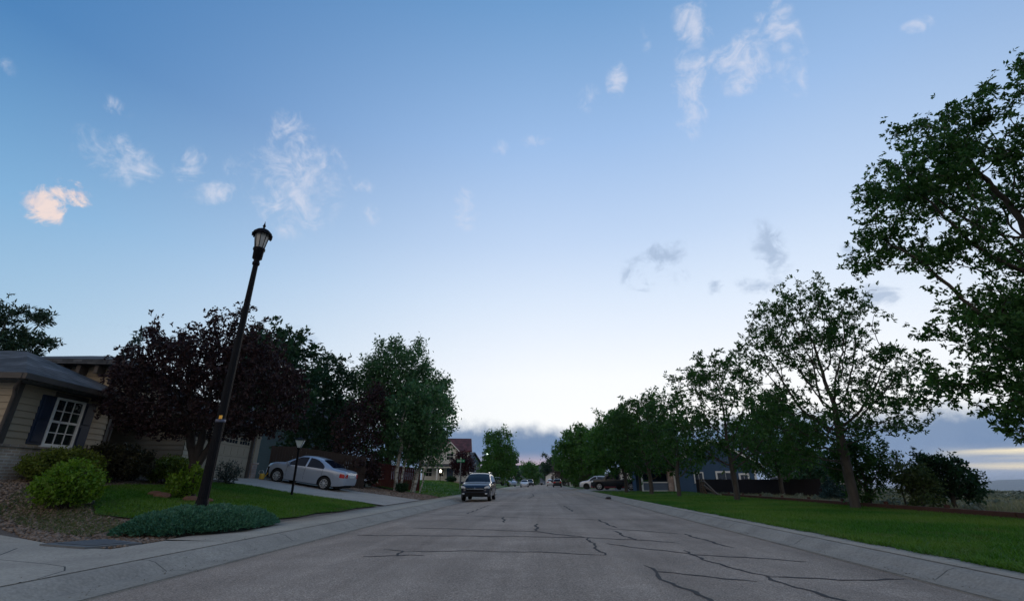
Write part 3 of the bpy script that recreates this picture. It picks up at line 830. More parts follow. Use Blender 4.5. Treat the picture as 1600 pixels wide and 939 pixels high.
M_BARK = mat('bark', (.095, .082, .070), .95, (.045, .038, .033), 7, .6, bump=.9, bscale=22, stretch=(1, 1, .25))
M_BARK_PALE = mat('aspen_bark', (.50, .50, .46), .85, (.12, .11, .10), 5, .32, bump=.3, bscale=20, stretch=(1, 1, 2.2))
M_BARK_DARK = mat('dark_bark', (.04, .032, .03), .95, (.022, .018, .017), 9, .6, bump=.8)
M_LEAF = leaf_mat('ash_leaf', (.024, .072, .016), (.056, .130, .030))
M_LEAF_B = leaf_mat('maple_leaf', (.036, .108, .020), (.074, .175, .034))
M_LEAF_ASP = leaf_mat('aspen_leaf', (.040, .105, .040), (.072, .160, .064), .3)
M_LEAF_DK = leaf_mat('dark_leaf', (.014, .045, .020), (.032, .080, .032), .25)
M_LEAF_PURP = leaf_mat('purple_leaf', (.020, .010, .013), (.042, .021, .021), .2)
M_LEAF_PURP2 = leaf_mat('wine_leaf', (.030, .008, .013), (.055, .018, .022), .25)
M_SPRUCE = leaf_mat('spruce_needle', (.022, .055, .045), (.050, .095, .085), .1)
M_PINE = leaf_mat('pine_needle', (.012, .034, .016), (.028, .062, .026), .1)
M_DUSTY = leaf_mat('dusty_leaf', (.075, .065, .055), (.11, .085, .075), .2)
M_OLIVE = leaf_mat('olive_leaf', (.045, .075, .025), (.085, .125, .04), .3)

def tree(name, label, cat, base, ells, seed, natt=500, clump=0, crad=.5, trunk_h=2.0, R0=.2, step=.25, kill=.35, stems=None, per=14, leaf=.12, spread=.12,
         maxdepth=3, leafm=None, bark=None, group=None, width=.45, up=.08, lean=(0, 0), hollow=0.0, droop=.35, extra=None, sides=6, wob=.12, upn=.5, crown='crown', stem='trunk', rosette=0):
    rng = np.random.default_rng(seed)
    t = thing(name, label, cat, base, 0, group)
    att = envelope(rng, ells, natt, clump, crad, hollow)
    if extra is not None: att = np.vstack([att, np.array(extra)])
    att = att[att[:, 2] > .1]
    if stems is None: stems = [[(0, 0, -.1), (lean[0] * .5, lean[1] * .5, trunk_h * .5), (lean[0], lean[1], trunk_h)]]
    pos, par = grow(rng, att, stems, step, kill, up=up, wob=wob)
    me, rad, depth, dn, idx = skeleton_mesh(pos, par, R0, sides=sides)
    me.name = stem
    link(stem, me, bark or M_BARK, t)
    cm = leaves(rng, pos, par, depth, dn, per, leaf, spread, maxdepth, width, droop, upn, rosette=rosette)
    cm.name = crown
    link(crown, cm, leafm or M_LEAF, t)
    return t

ROW = 'street trees along the right verge'
# nearest tree on the right, its trunk outside the picture
b = (14.3, 11.6)
tree('shade_tree', 'very large dark green tree leaning in from the right edge of the picture', 'tree', (b[0], b[1], .1),
     [(.4, -.3, 8.9, 4.2, 3.4, 3.2, 5), (-2.8, -.6, 7.7, 2.8, 1.9, 2.1, 3.4), (-4.6, -.6, 6.7, 1.7, 1.0, .6, 1.2), (-2.7, -.4, 9.2, 1.5, 1.2, .8, .8), (.6, -.4, 4.2, 4.2, 3.2, 2.0, 3.4), (.4, -.4, 6.3, 2.9, 2.4, 1.4, 2.0), (-3.3, -.5, 3.9, 2.0, 1.5, 1.1, 1.5), (-3.5, -.6, 2.6, 1.5, 1.0, .8, 1.1), (-1.5, -.5, 2.6, 2.0, 1.4, .8, .9)],
     41, natt=3000, clump=230, crad=.30, trunk_h=2.6, R0=.34, step=.22, kill=.26, per=31, leaf=.112, spread=.13, maxdepth=4, rosette=8, group=ROW, width=.46, sides=7)
# the open-crowned one whose trunk stands free
tree('shade_tree', 'tall open-crowned tree with bare inner branches and thick trunk at the lawn edge', 'tree', (11.15, 18.66, .12),
     [(.35, 0, 6.9, 2.0, 1.9, 1.8, 2.4), (.1, 0, 8.1, 1.2, 1.1, .7, .7), (-1.2, 0, 6.9, 1.1, 1.0, .9, .8), (.1, 0, 4.9, 2.5, 2.3, 1.6, 2), (2.0, 0, 4.2, 1.5, 1.6, .9, 1.7), (-1.0, -.1, 3.1, 2.1, 1.9, 1.3, 2.6), (.4, 0, 3.2, 2.6, 2.2, .7, 1.6), (-1.85, 0, 5.9, 1.15, 1.1, 1.0, 1.5), (-1.7, -.3, 2.1, 1.2, 1.2, .7, .9)],
     7, natt=2500, clump=270, crad=.33, trunk_h=2.9, R0=.175, step=.19, kill=.25, per=15, leaf=.112, spread=.11, maxdepth=3, rosette=7, group=ROW, lean=(.12, 0), width=.46, up=.16, sides=8)
tree('shade_tree', 'mid-sized spreading tree with a straight trunk standing in front of the blue house', 'tree', (10.05, 26.4, .12),
     [(.1, 0, 5.6, 2.6, 2.3, 2.3, 3), (-1.3, 0, 5.6, 1.7, 1.6, 1.8, 1.2), (.9, 0, 3.2, 3.0, 2.4, 1.5, 2.6), (-1.2, 0, 3.2, 1.9, 2.0, 1.2, 1.2), (.2, 0, 7.3, 1.2, 1.2, .9, .6), (2.4, .2, 4.6, 1.2, 1.2, 1.3, .6)],
     23, natt=1500, clump=170, crad=.36, trunk_h=2.0, R0=.145, step=.24, kill=.32, per=13, leaf=.17, spread=.15, maxdepth=3, rosette=7, group=ROW)
tree('shade_tree', 'slender young tree with a thin purplish trunk between the porch and the broken rail fence', 'tree', (8.88, 32.8, .12),
     [(0, 0, 4.3, 1.9, 1.8, 2.3, 3), (.2, 0, 2.4, 1.7, 1.6, .9, 1)],
     31, natt=700, clump=100, crad=.36, trunk_h=1.5, R0=.13, step=.28, kill=.36, per=11, leaf=.21, spread=.2, maxdepth=3, rosette=6, group=ROW)
tree('shade_tree', 'pale-trunked tree standing left of the blue house porch', 'tree', (8.55, 39.4, .12),
     [(-.4, 0, 4.6, 2.6, 2.3, 2.7, 4), (0, 0, 2.4, 2.4, 2.2, .9, 1), (.3, 0, 6.7, 1.3, 1.3, .8, .6)],
     33, natt=900, clump=110, crad=.45, trunk_h=1.5, R0=.17, step=.32, kill=.42, per=15, leaf=.25, spread=.22, maxdepth=3, rosette=6, group=ROW)
tree('shade_tree', 'dense rounded green tree standing beside the parked pickup', 'tree', (7.75, 46, .12),
     [(-.6, 0, 4.3, 2.6, 2.8, 2.9, 4), (-.2, 0, 3.0, 2.6, 2.4, .8, 1.2), (.4, 0, 6.2, 1.8, 1.6, 1.1, .8)],
     37, natt=1000, clump=120, crad=.5, trunk_h=1.4, R0=.18, step=.36, kill=.48, per=19, leaf=.30, spread=.26, maxdepth=3, rosette=6, group=ROW, leafm=M_LEAF_B)
tree('shade_tree', 'bright green bushy tree hanging over the kerb, farthest left of the tree row', 'tree', (6.3, 71.5, .12),
     [(-.6, 0, 4.6, 3.2, 3.2, 3.6, 4), (-.2, 0, 2.6, 3.0, 2.7, 1.0, 1), (.4, 0, 7.2, 2.0, 1.8, 1.2, .8)],
     39, natt=900, clump=120, crad=.6, trunk_h=1.4, R0=.2, step=.45, kill=.6, per=20, leaf=.40, spread=.34, maxdepth=3, rosette=6, group=ROW, leafm=M_LEAF_B)
tree('shade_tree', 'leafy tree shading the pickup driveway with its trunk hidden by the cars', 'tree', (10.5, 53.2, .12),
     [(0, 0, 5.0, 3.2, 3.0, 2.8, 4), (0, 0, 3.3, 3.0, 2.7, .9, 1)],
     43, natt=900, clump=110, crad=.55, trunk_h=1.6, R0=.2, step=.4, kill=.55, per=17, leaf=.36, spread=.3, maxdepth=3, rosette=6, group=ROW)
tree('field_tree', 'low spreading tree with a thin trunk in front of the dark plank fence', 'tree', (17, 36.3, .1),
     [(0, 0, 4.0, 3.2, 2.8, 2.2, 3), (-.3, 0, 2.4, 2.9, 2.4, .9, 1.2)],
     45, natt=800, clump=110, crad=.42, trunk_h=1.5, R0=.15, step=.3, kill=.42, per=14, leaf=.25, spread=.22, maxdepth=3)
# small trees at the field rail
tree('field_tree', 'dense dark green round tree right behind the leaning trunk by the timber rail', 'tree', (12.45, 19.9, .1),
     [(-.05, 0, 1.4, .85, .8, .85, 3), (-.2, 0, 1.95, .6, .6, .45, 1)], 51, natt=500, clump=70, crad=.22, trunk_h=.5, R0=.08, step=.14, kill=.2, per=20, leaf=.13, spread=.1, maxdepth=4, leafm=M_LEAF)
tree('field_tree', 'thin wispy sapling between the round dark trees by the timber rail', 'tree', (13.55, 19.6, .1),
     [(.1, 0, 1.5, .5, .5, .9, 1)], 52, natt=110, clump=24, crad=.16, trunk_h=.7, R0=.03, step=.14, kill=.2, per=7, leaf=.10, spread=.08, maxdepth=3, leafm=M_OLIVE)
tree('field_tree', 'small yellowish green bushy tree by the timber rail', 'tree', (13.42, 18.6, .1),
     [(0, 0, .78, .5, .5, .62, 1)], 53, natt=320, clump=50, crad=.2, trunk_h=.3, R0=.05, step=.13, kill=.18, per=18, leaf=.11, spread=.09, maxdepth=4, leafm=M_OLIVE)
tree('field_tree', 'dark wedge-shaped tree farthest right by the timber rail, sloping down to the right', 'tree', (14.75, 18.9, .1),
     [(-.25, 0, 1.2, .55, .6, .6, 2), (-.3, 0, 1.6, .32, .35, .35, 1), (.45, 0, .9, .5, .5, .4, 1.3)], 54, natt=520, clump=70, crad=.2, trunk_h=.5, R0=.07, step=.14, kill=.19, per=22, leaf=.12, spread=.1, maxdepth=4, rosette=6, leafm=M_LEAF_DK)
# conifers
def cone(h, r, n0=8, low=.08):
    return [(0, 0, h * (low + (1 - low) * k / n0), r * (1 - k / (n0 + .4)), r * (1 - k / (n0 + .4)), h / n0 * .6, (1 - k / (n0 + .4)) ** 2 + .03) for k in range(n0)]
tree('spruce', 'small blue spruce in front of the far grey house', 'tree', (16.2, 28.6, .1), cone(1.75, .85), 55, natt=500, trunk_h=1.75, R0=.06, step=.13, kill=.17, per=18, leaf=.15, spread=.06, maxdepth=3, leafm=M_SPRUCE, up=-.05, width=.3, droop=.1)
tree('spruce', 'tall blue spruce showing its top behind the purple tree and the house roof', 'tree', (-20.9, 22, 1.2), cone(7.2, 2.3), 56, natt=1100, trunk_h=7.2, R0=.16, step=.26, kill=.36, per=17, leaf=.26, spread=.12, maxdepth=3, leafm=M_SPRUCE, up=-.05, width=.35, droop=.1)
tree('pine', 'dark pine with loose tufts rising behind the house roof at the left edge', 'tree', (-34.0, 26, 1.3),
     [(0, 0, 9.3, 1.6, 1.6, 1.3, 1), (.6, 0, 7.2, 2.9, 2.6, 1.4, 2), (0, 0, 5.2, 3.6, 3.0, 1.6, 2)], 57, natt=700, clump=75, crad=.38, trunk_h=9.5, R0=.24, step=.32, kill=.42, per=26, leaf=.30, spread=.2, maxdepth=3, rosette=6, leafm=M_PINE, width=.3, droop=-.1)
# left yards
rp = np.random.default_rng(3)
sp_ = []
for k in range(30):
    a = rp.uniform(0, 6.28); rr = rp.uniform(.3, 2.9); h = 4.7 - .16 * rr * rr + rp.uniform(.35, 1.25)
    x, y = rr * math.cos(a), rr * .8 * math.sin(a)
    for q in np.arange(3.6 - .15 * rr * rr, h, .2): sp_.append((x * (.8 + .05 * q), y * (.8 + .05 * q), q))
tree('purple_leaf_tree', 'dark purple-leaved tree with several stems and spiky upright shoots on the left front lawn', 'tree', (-9.98, 13.5, .68),
     [(-.4, 0, 3.35, 2.6, 2.2, 1.5, 3), (-2.0, .3, 2.75, 1.7, 1.1, 1.0, 1.5), (1.0, 0, 3.0, 2.0, 1.7, 1.3, 1.8), (.1, .1, 2.1, 2.9, 1.9, .65, 2.2), (-.2, 0, 3.7, 2.0, 1.7, .9, 1.2)],
     61, natt=3200, clump=0, trunk_h=1.0, R0=.115, step=.17, kill=.23, per=17, leaf=.095, spread=.10, maxdepth=5, rosette=5, leafm=M_LEAF_PURP, bark=M_BARK_DARK, up=.2, extra=sp_, width=.55,
     stems=[[(0, 0, -.1), (.0, 0, .85), (-.22, .05, 1.35), (-.55, .1, 2.1)], [(.07, 0, -.1), (.06, 0, .9), (.12, -.08, 1.5), (.1, -.1, 2.3)], [(.12, .03, -.1), (.11, .03, .8), (.34, .06, 1.4), (.65, .12, 2.1)]])
tree('shade_tree', 'green tree showing its crown behind the right shoulder of the purple tree', 'tree', (-17.6, 28.5, 1.3),
     [(0, 0, 6.6, 2.3, 2.2, 2.6, 3), (.6, 0, 5, 2.6, 2.2, 1.8, 1.5)], 62, natt=1300, clump=100, crad=.5, trunk_h=3, R0=.2, step=.36, kill=.5, per=22, leaf=.30, spread=.26, maxdepth=3, rosette=6, leafm=M_LEAF_DK)
tree('shade_tree', 'dark green tree with an uneven top standing behind the plank fence and silver car', 'tree', (-16.2, 34, 1.3),
     [(0, 0, 6.9, 1.7, 1.6, 1.9, 2), (-.4, 0, 4.6, 2.2, 2.0, 2.2, 3), (.4, 0, 3.0, 2.2, 1.9, 1.5, 1.5)], 63, natt=1400, clump=130, crad=.42, trunk_h=2, R0=.18, step=.33, kill=.45, per=17, leaf=.27, spread=.23, maxdepth=3, rosette=6, leafm=M_LEAF_DK)
tree('shade_tree', 'tallest broad dark green tree at the back of the aspen group left of the street', 'tree', (-11.6, 36.5, .8),
     [(.2, 0, 8.6, 2.3, 2.2, 2.7, 3), (-1.1, 0, 8.0, 1.7, 1.6, 1.9, 1.6), (-1.5, 0, 6.0, 2.7, 2.3, 3.0, 3.4), (1.8, 0, 5.9, 2.6, 2.2, 3.0, 3), (0, 0, 3.0, 3.6, 2.5, 2.0, 2)], 64, natt=3800, clump=320, crad=.42, trunk_h=2.4, R0=.27, step=.32, kill=.42, per=18, leaf=.26, spread=.24, maxdepth=3, leafm=M_LEAF_ASP, up=.16)
tree('purple_leaf_tree', 'deep shaded purple-leaved tree filling the gap between the silver car and the aspens', 'tree', (-11.25, 29.2, .7),
     [(0, 0, 3.2, 1.7, 1.5, 2.2, 3), (.7, .2, 5.2, .9, .9, 1.2, .8), (-.1, 0, 1.2, 1.8, 1.5, 1.1, 2.5)], 65, natt=1300, clump=0, trunk_h=.9, R0=.12, step=.28, kill=.36, per=11, leaf=.2, spread=.18, maxdepth=4, leafm=M_LEAF_PURP, bark=M_BARK_DARK)
def aspen(label, base, seed, stems, ells, n, R0):
    tree('aspen', label, 'aspen', base, ells, seed, natt=n, clump=n // 9, crad=.36, R0=R0, step=.26, kill=.36, per=13, leaf=.18, spread=.18, maxdepth=3, leafm=M_LEAF_ASP, bark=M_BARK_PALE, stems=stems, up=.18, width=.8, group='white-trunked aspens beside the driveway')
aspen('twin-stemmed aspen with two white trunks, left one of the aspen pair', (-9.1, 30.6, .5), 71, [[(0, 0, -.2), (-.02, 0, 1.2), (.15, 0, 2.6), (.1, 0, 4.5)], [(.22, .1, -.2), (.38, .1, 1.2), (.7, .1, 3.2)]],
      [(.2, 0, 4.3, 1.5, 1.3, 2.1, 3), (.2, 0, 3.0, 1.5, 1.2, .9, 1)], 620, .12)
aspen('leaning white-trunked aspen clump nearest the white house lawn', (-8.25, 31.6, .42), 72, [[(0, 0, -.2), (.22, 0, 1.0), (.55, 0, 2.4), (.8, 0, 4.3)], [(.35, .2, -.2), (.7, .2, 1.2), (1.2, .2, 3.0)], [(-.3, .4, -.2), (0, .4, 1.4), (.2, .4, 3.2)]],
      [(.8, 0, 4.3, 1.4, 1.3, 2.4, 3), (.7, 0, 2.9, 1.5, 1.2, .9, 1)], 620, .12)
# far left side
tree('shade_tree', 'rounded bright green tree standing alone left of the street behind the oncoming car', 'tree', (-6.9, 68, .2),
     [(.9, 0, 4.4, 2.3, 2.2, 2.6, 4), (.9, 0, 2.4, 2.4, 2.2, 1.2, 2), (.9, 0, 6.5, 1.2, 1.1, .9, .6)], 81, natt=800, clump=110, crad=.5, trunk_h=1.3, R0=.17, step=.4, kill=.52, per=17, leaf=.33, spread=.28, maxdepth=3, leafm=M_LEAF_B)
tree('wine_leaf_tree', 'small wine-red tree right behind the green street sign', 'tree', (-9.7, 59, .5),
     [(.2, 0, 2.5, 1.5, 1.5, 1.5, 3), (0, 0, 3.4, .8, .8, .8, .6)], 82, natt=420, clump=0, trunk_h=.9, R0=.1, step=.3, kill=.38, per=12, leaf=.26, spread=.2, maxdepth=4, leafm=M_LEAF_PURP2, bark=M_BARK_DARK)
tree('spruce', 'far slim conifer rising left behind the rounded green tree', 'tree', (-10.6, 96, 1), cone(8.6, 1.7), 83, natt=420, trunk_h=8.6, R0=.16, step=.4, kill=.55, per=16, leaf=.5, spread=.2, maxdepth=3, leafm=M_LEAF_DK, up=-.05, droop=.1)
FARL = 'distant trees where the street ends'
for k, (x, y, h, r, m, lab) in enumerate([
    (-3.5, 150, 6.5, 3.0, M_LEAF_B, 'distant low green tree right of the rounded tree'),
    (-9.5, 125, 9.5, 3.5, M_LEAF_DK, 'distant dark tree peeping out behind the conifer'),
    (4.2, 178, 9.8, 4.2, M_LEAF_DK, 'distant broad dark tree above the blue house at the street end'),
    (6.6, 118, 5.2, 3.4, M_DUSTY, 'distant greyish pink tree overhanging the right kerb'),
    (7.6, 100, 9.0, 2.6, M_LEAF, 'distant tall green tree rising above the greyish pink tree'),
    (9.3, 140, 8.6, 4.0, M_LEAF_DK, 'distant dark rounded tree right of the white garage'),
    (8.5, 88, 5.5, 3.0, M_OLIVE, 'distant olive green tree at the right kerb before the long tree row'),
    (1.0, 210, 8.0, 3.4, M_LEAF, 'farthest small tree beside the house roof at the street end')]):
    tree('far_tree', lab, 'tree', (x, y, .15), [(0, 0, h * .58, r, r, h * .38, 3), (0, 0, h * .3, r * .9, r * .9, h * .16, 1)], 90 + k, natt=420, clump=60, crad=r * .2, trunk_h=h * .22, R0=.2, step=.6, kill=.8, per=15, leaf=.62, spread=.4, maxdepth=3, leafm=m, group=FARL)
for k, (x, y, h, r, lab) in enumerate([
    (40, 78, 6.2, 4.2, 'hazy green tree left of the far grey house roof'), (26.3, 50, 3.6, 1.7, 'rounded tree between the plank fence and the far grey house'), (33, 90, 6.6, 4.2, 'background tree behind the dark plank fence')]):
    tree('far_tree', lab, 'tree', (x, y, 0), [(0, 0, h * .56, r, r, h * .4, 3), (0, 0, h * .26, r * .9, r * .9, h * .16, 1)], 110 + k, natt=420, clump=60, crad=r * .2, trunk_h=h * .2, R0=.2, step=.5, kill=.7, per=16, leaf=.5, spread=.36, maxdepth=3, leafm=M_LEAF_DK)
tree('shade_tree', 'dark tree filling the space behind the porch of the blue house', 'tree', (15.5, 66, .1), [(0, 0, 4.6, 4.2, 2.5, 3.0, 3), (0, 0, 2.6, 4.0, 2.4, 1.4, 1)], 121, natt=700, clump=90, crad=.6, trunk_h=1.4, R0=.2, step=.45, kill=.6, per=18, leaf=.45, spread=.36, maxdepth=3, rosette=6, leafm=M_LEAF_DK)

# ------------------------------------------------------------------ shrubs
def shrub(label, base, ells, seed, n, leafm, leaf, per=16, kill=.15, step=.11, name='shrub', cat='shrub', group=None, spread=.05, width=.5, droop=0.0):
    rg = random.Random(seed)
    r = max(e[3] for e in ells)
    stems = [[(rg.uniform(-.15, .15), rg.uniform(-.15, .15), -.05), (rg.uniform(-.5, .5) * r, rg.uniform(-.5, .5) * r, .3)] for _ in range(5)]
    return tree(name, label, cat, base, ells, seed, natt=n, R0=.03, step=step, kill=kill, per=per, leaf=leaf, spread=spread, maxdepth=6, leafm=leafm, bark=M_BARK_DARK, stems=stems, up=.25, hollow=.35, droop=droop, group=group, width=width, crown='foliage', stem='stem')
M_GOLD = leaf_mat('gold_leaf', (.09, .13, .02), (.165, .205, .032), .3)
M_LIME = leaf_mat('lime_leaf', (.085, .175, .016), (.155, .26, .03), .35)
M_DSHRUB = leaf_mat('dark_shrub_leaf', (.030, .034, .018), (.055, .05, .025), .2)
M_GREYSHRUB = leaf_mat('grey_shrub_leaf', (.05, .062, .045), (.085, .09, .07), .2)
M_MIDSHRUB = leaf_mat('mid_shrub_leaf', (.035, .095, .016), (.065, .15, .03), .3)
def gz_(x, y): return hz(x, y)
shrub('bright lime green shrub, nearest to the sidewalk on the left', (-10.35, 10.3, gz_(-10.35, 10.3)), [(0, 0, .45, .68, .6, .42, 3), (.05, 0, .74, .42, .4, .26, 1)], 201, 700, M_LIME, .07, per=15, kill=.1, step=.08)
shrub('wide rounded golden green shrub under the white-framed window', (-12.75, 12.35, gz_(-12.75, 12.35)), [(0, 0, .45, .75, 1.05, .46, 3), (.1, .1, .66, .5, .7, .26, 1)], 202, 1000, M_GOLD, .07, per=14, kill=.12, step=.09)
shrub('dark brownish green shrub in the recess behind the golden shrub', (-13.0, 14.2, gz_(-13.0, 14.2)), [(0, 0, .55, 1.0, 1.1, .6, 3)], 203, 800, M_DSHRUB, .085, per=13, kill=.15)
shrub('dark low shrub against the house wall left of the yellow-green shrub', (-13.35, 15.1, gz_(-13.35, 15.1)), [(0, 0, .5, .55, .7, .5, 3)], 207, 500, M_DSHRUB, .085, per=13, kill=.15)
shrub('yellow-green shrub against the house wall left of the purple tree trunk', (-12.55, 16.0, gz_(-12.55, 16.0)), [(0, 0, .45, .8, .85, .45, 3), (.1, 0, .62, .5, .5, .3, 1)], 204, 700, M_GOLD, .085, per=14, kill=.14)
shrub('leafy green perennial clump growing round the purple tree trunk', (-9.95, 13.4, gz_(-9.95, 13.4)), [(0, 0, .4, .48, .45, .42, 3), (.25, 0, .55, .25, .3, .35, 1)], 205, 420, M_LIME, .10, per=9, kill=.12, droop=-.3)
shrub('grey-green twiggy shrub in front of the garage door', (-12.35, 18.8, gz_(-12.35, 18.8)), [(0, 0, .45, .5, .55, .45, 3)], 206, 360, M_GREYSHRUB, .07, per=8, kill=.15)
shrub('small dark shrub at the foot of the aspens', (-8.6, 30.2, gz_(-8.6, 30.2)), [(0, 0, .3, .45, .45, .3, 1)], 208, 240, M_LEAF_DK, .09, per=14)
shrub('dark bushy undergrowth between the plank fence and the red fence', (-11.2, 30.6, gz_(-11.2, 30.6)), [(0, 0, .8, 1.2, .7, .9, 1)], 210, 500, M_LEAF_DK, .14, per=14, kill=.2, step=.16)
shrub('low clipped bush in front of the far white house porch', (-12.6, 69.0, 1.0), [(0, 0, .4, .8, .6, .4, 1)], 209, 260, M_LEAF_DK, .16, per=14, kill=.2, step=.16)
# spreading juniper round the lamp foot
def juniper():
    rg = np.random.default_rng(77)
    t = thing('juniper', 'low blue-green spreading juniper mat around the foot of the street lamp', 'juniper', (-6.78, 9.98, .15))
    n = 46000
    rad = np.sqrt(rg.uniform(0, 1, n)); a = rg.uniform(0, 2 * np.pi, n)
    lob = 1 + .06 * np.sin(3 * a + 1) + .05 * np.sin(7 * a) + .03 * np.sin(13 * a + 2)
    u = rad * np.cos(a) * lob; v = rad * np.sin(a) * lob
    # long axis runs along the walk
    ax = np.array([.25, .968]); ay = np.array([-.968, .25])
    xy = u[:, None] * ax * 1.62 + v[:, None] * ay * .88
    h = .30 * np.clip(1 - rad ** 3.2, 0, 1) ** .6 * (1 + .16 * np.sin(xy[:, 0] * 7 + 1) * np.sin(xy[:, 1] * 6) + .06 * np.sin(xy[:, 0] * 19) * np.sin(xy[:, 1] * 17 + 2)) + .05
    gz0 = HZ(xy[:, 0] - 6.85, xy[:, 1] + 9.95) - .15
    z = gz0 * np.clip(1 - .3 * rad, 0, 1) + h * rg.uniform(.55, 1.05, n)
    p = np.column_stack([xy, z])
    out = np.column_stack([xy * .9 * rad[:, None], np.full(n, .75)]) + rg.normal(0, .55, (n, 3)); out /= np.linalg.norm(out, axis=1)[:, None]
    s = np.cross(out, rg.normal(0, 1, (n, 3))); s /= np.linalg.norm(s, axis=1)[:, None]
    L = rg.uniform(.038, .08, n)[:, None]
    vv = np.stack([p, p + out * L * .5 + s * L * .2, p + out * L, p + out * L * .5 - s * L * .2], 1).reshape(-1, 3)
    me = np_mesh('foliage', vv, np.arange(4 * n).reshape(-1, 4))
    link('foliage', me, leaf_mat('juniper_needle', (.034, .110, .060), (.080, .195, .115), .1), t)
    # woody mound under it
    mb = MB(); k = 26; rings = [(.95, 0), (.85, .08), (.7, .14), (.5, .17), (.2, .19)]
    vs = []
    for r_, hh in rings:
        for i in range(k):
            q = 2 * math.pi * i / k; w = (r_ * math.cos(q) * ax * 1.5 + r_ * math.sin(q) * ay * .8); vs.append((w[0], w[1], hh + (hz(w[0] - 6.85, w[1] + 9.95) - .15) * .9 - .02))
    fs = [[j * k + i, j * k + (i + 1) % k, (j + 1) * k + (i + 1) % k, (j + 1) * k + i] for j in range(len(rings) - 1) for i in range(k)] + [[(len(rings) - 1) * k + i for i in range(k)]]
    mb.add(vs, fs, True); mb.build('stem', mat('juniper_wood', (.03, .026, .02), .95, (.05, .04, .03), 12, .5), t)
juniper()
# ------------------------------------------------------------------ house kit (local frame: facade along x, outside is -y)
M_TAN = mat('tan_siding', (.38, .305, .215), .75, (.33, .265, .19), 2.0, .6, bump=.15, bscale=40)
M_TRIM = mat('brown_trim', (.085, .070, .062), .7, (.07, .058, .05), 5, .5)
M_WHITE = mat('white_trim', (.72, .72, .70), .5, (.62, .62, .60), 6, .5)
M_NAVY = mat('navy_shutter', (.010, .020, .048), .6, (.014, .026, .054), 6, .5)
M_PANE = glass_mat('window_glass', (.015, .02, .025), .04)
M_DOORTAN = mat('garage_door_paint', (.30, .24, .17), .6, (.27, .215, .155), 3, .5)
M_SHINGLE = brick_mat('grey_shingle', (.045, .048, .053), (.095, .10, .108), (.035, .036, .04), 1.0, .92, .6, rowh=.085, bw=.30)
M_REDSH = brick_mat('red_shingle', (.095, .026, .028), (.13, .036, .036), (.05, .02, .02), 1.0, .9, .5, rowh=.1, bw=.3)
M_DKSH = brick_mat('dark_shingle', (.055, .058, .065), (.08, .084, .09), (.03, .03, .035), 1.0, .9, .5, rowh=.1, bw=.3)
M_BRICK = brick_mat('buff_brick', (.40, .32, .25), (.31, .24, .19), (.46, .43, .39), 1.0, .85, .6)
M_BRICK2 = brick_mat('pink_stone', (.36, .25, .20), (.28, .19, .16), (.30, .28, .26), 1.0, .85, .6, rowh=.12, bw=.26)
M_TEAL = mat('teal_siding', (.055, .105, .135), .75, (.045, .09, .115), 2, .5)
M_BLUE = mat('blue_siding', (.030, .075, .145), .7, (.025, .065, .125), 2, .5)
M_GREYSIDE = mat('grey_siding', (.30, .29, .275), .75, (.26, .25, .24), 2, .5)
M_CREAM = mat('cream_siding', (.64, .63, .60), .7, (.57, .56, .54), 2, .5)
M_SLATE = mat('slate_siding', (.11, .14, .19), .75, (.09, .115, .16), 2, .5)
M_REDDOOR = mat('blue_door', (.03, .07, .14), .4)
M_DARKIN = mat('dark_recess', (.02, .018, .016), .9)

def lapped(mb, p, q, z0, z1, course=.17, top=None):
    """lap siding between two ground points; outside is to the right of p->q; top(t)->height for gables"""
    p = Vector((p[0], p[1], 0)); q = Vector((q[0], q[1], 0)); d = (q - p); L = d.length; d /= L
    n = Vector((d.y, -d.x, 0)); z = z0
    while z < z1 - .02:
        zt = min(z + course, z1)
        a, b = 0.0, L
        if top is not None:
            ts = [t for t in np.linspace(0, L, 81) if top(t) >= zt - .01]
            if len(ts) < 2: break
            a, b = ts[0], ts[-1]
        A = p + d * a; B = p + d * b
        mb.quad(A + n * .03 + Vector((0, 0, z)), B + n * .03 + Vector((0, 0, z)), B + n * .004 + Vector((0, 0, zt)), A + n * .004 + Vector((0, 0, zt)))
        mb.quad(A + Vector((0, 0, z)), B + Vector((0, 0, z)), B + n * .03 + Vector((0, 0, z)), A + n * .03 + Vector((0, 0, z)))
        z += course
    return mb

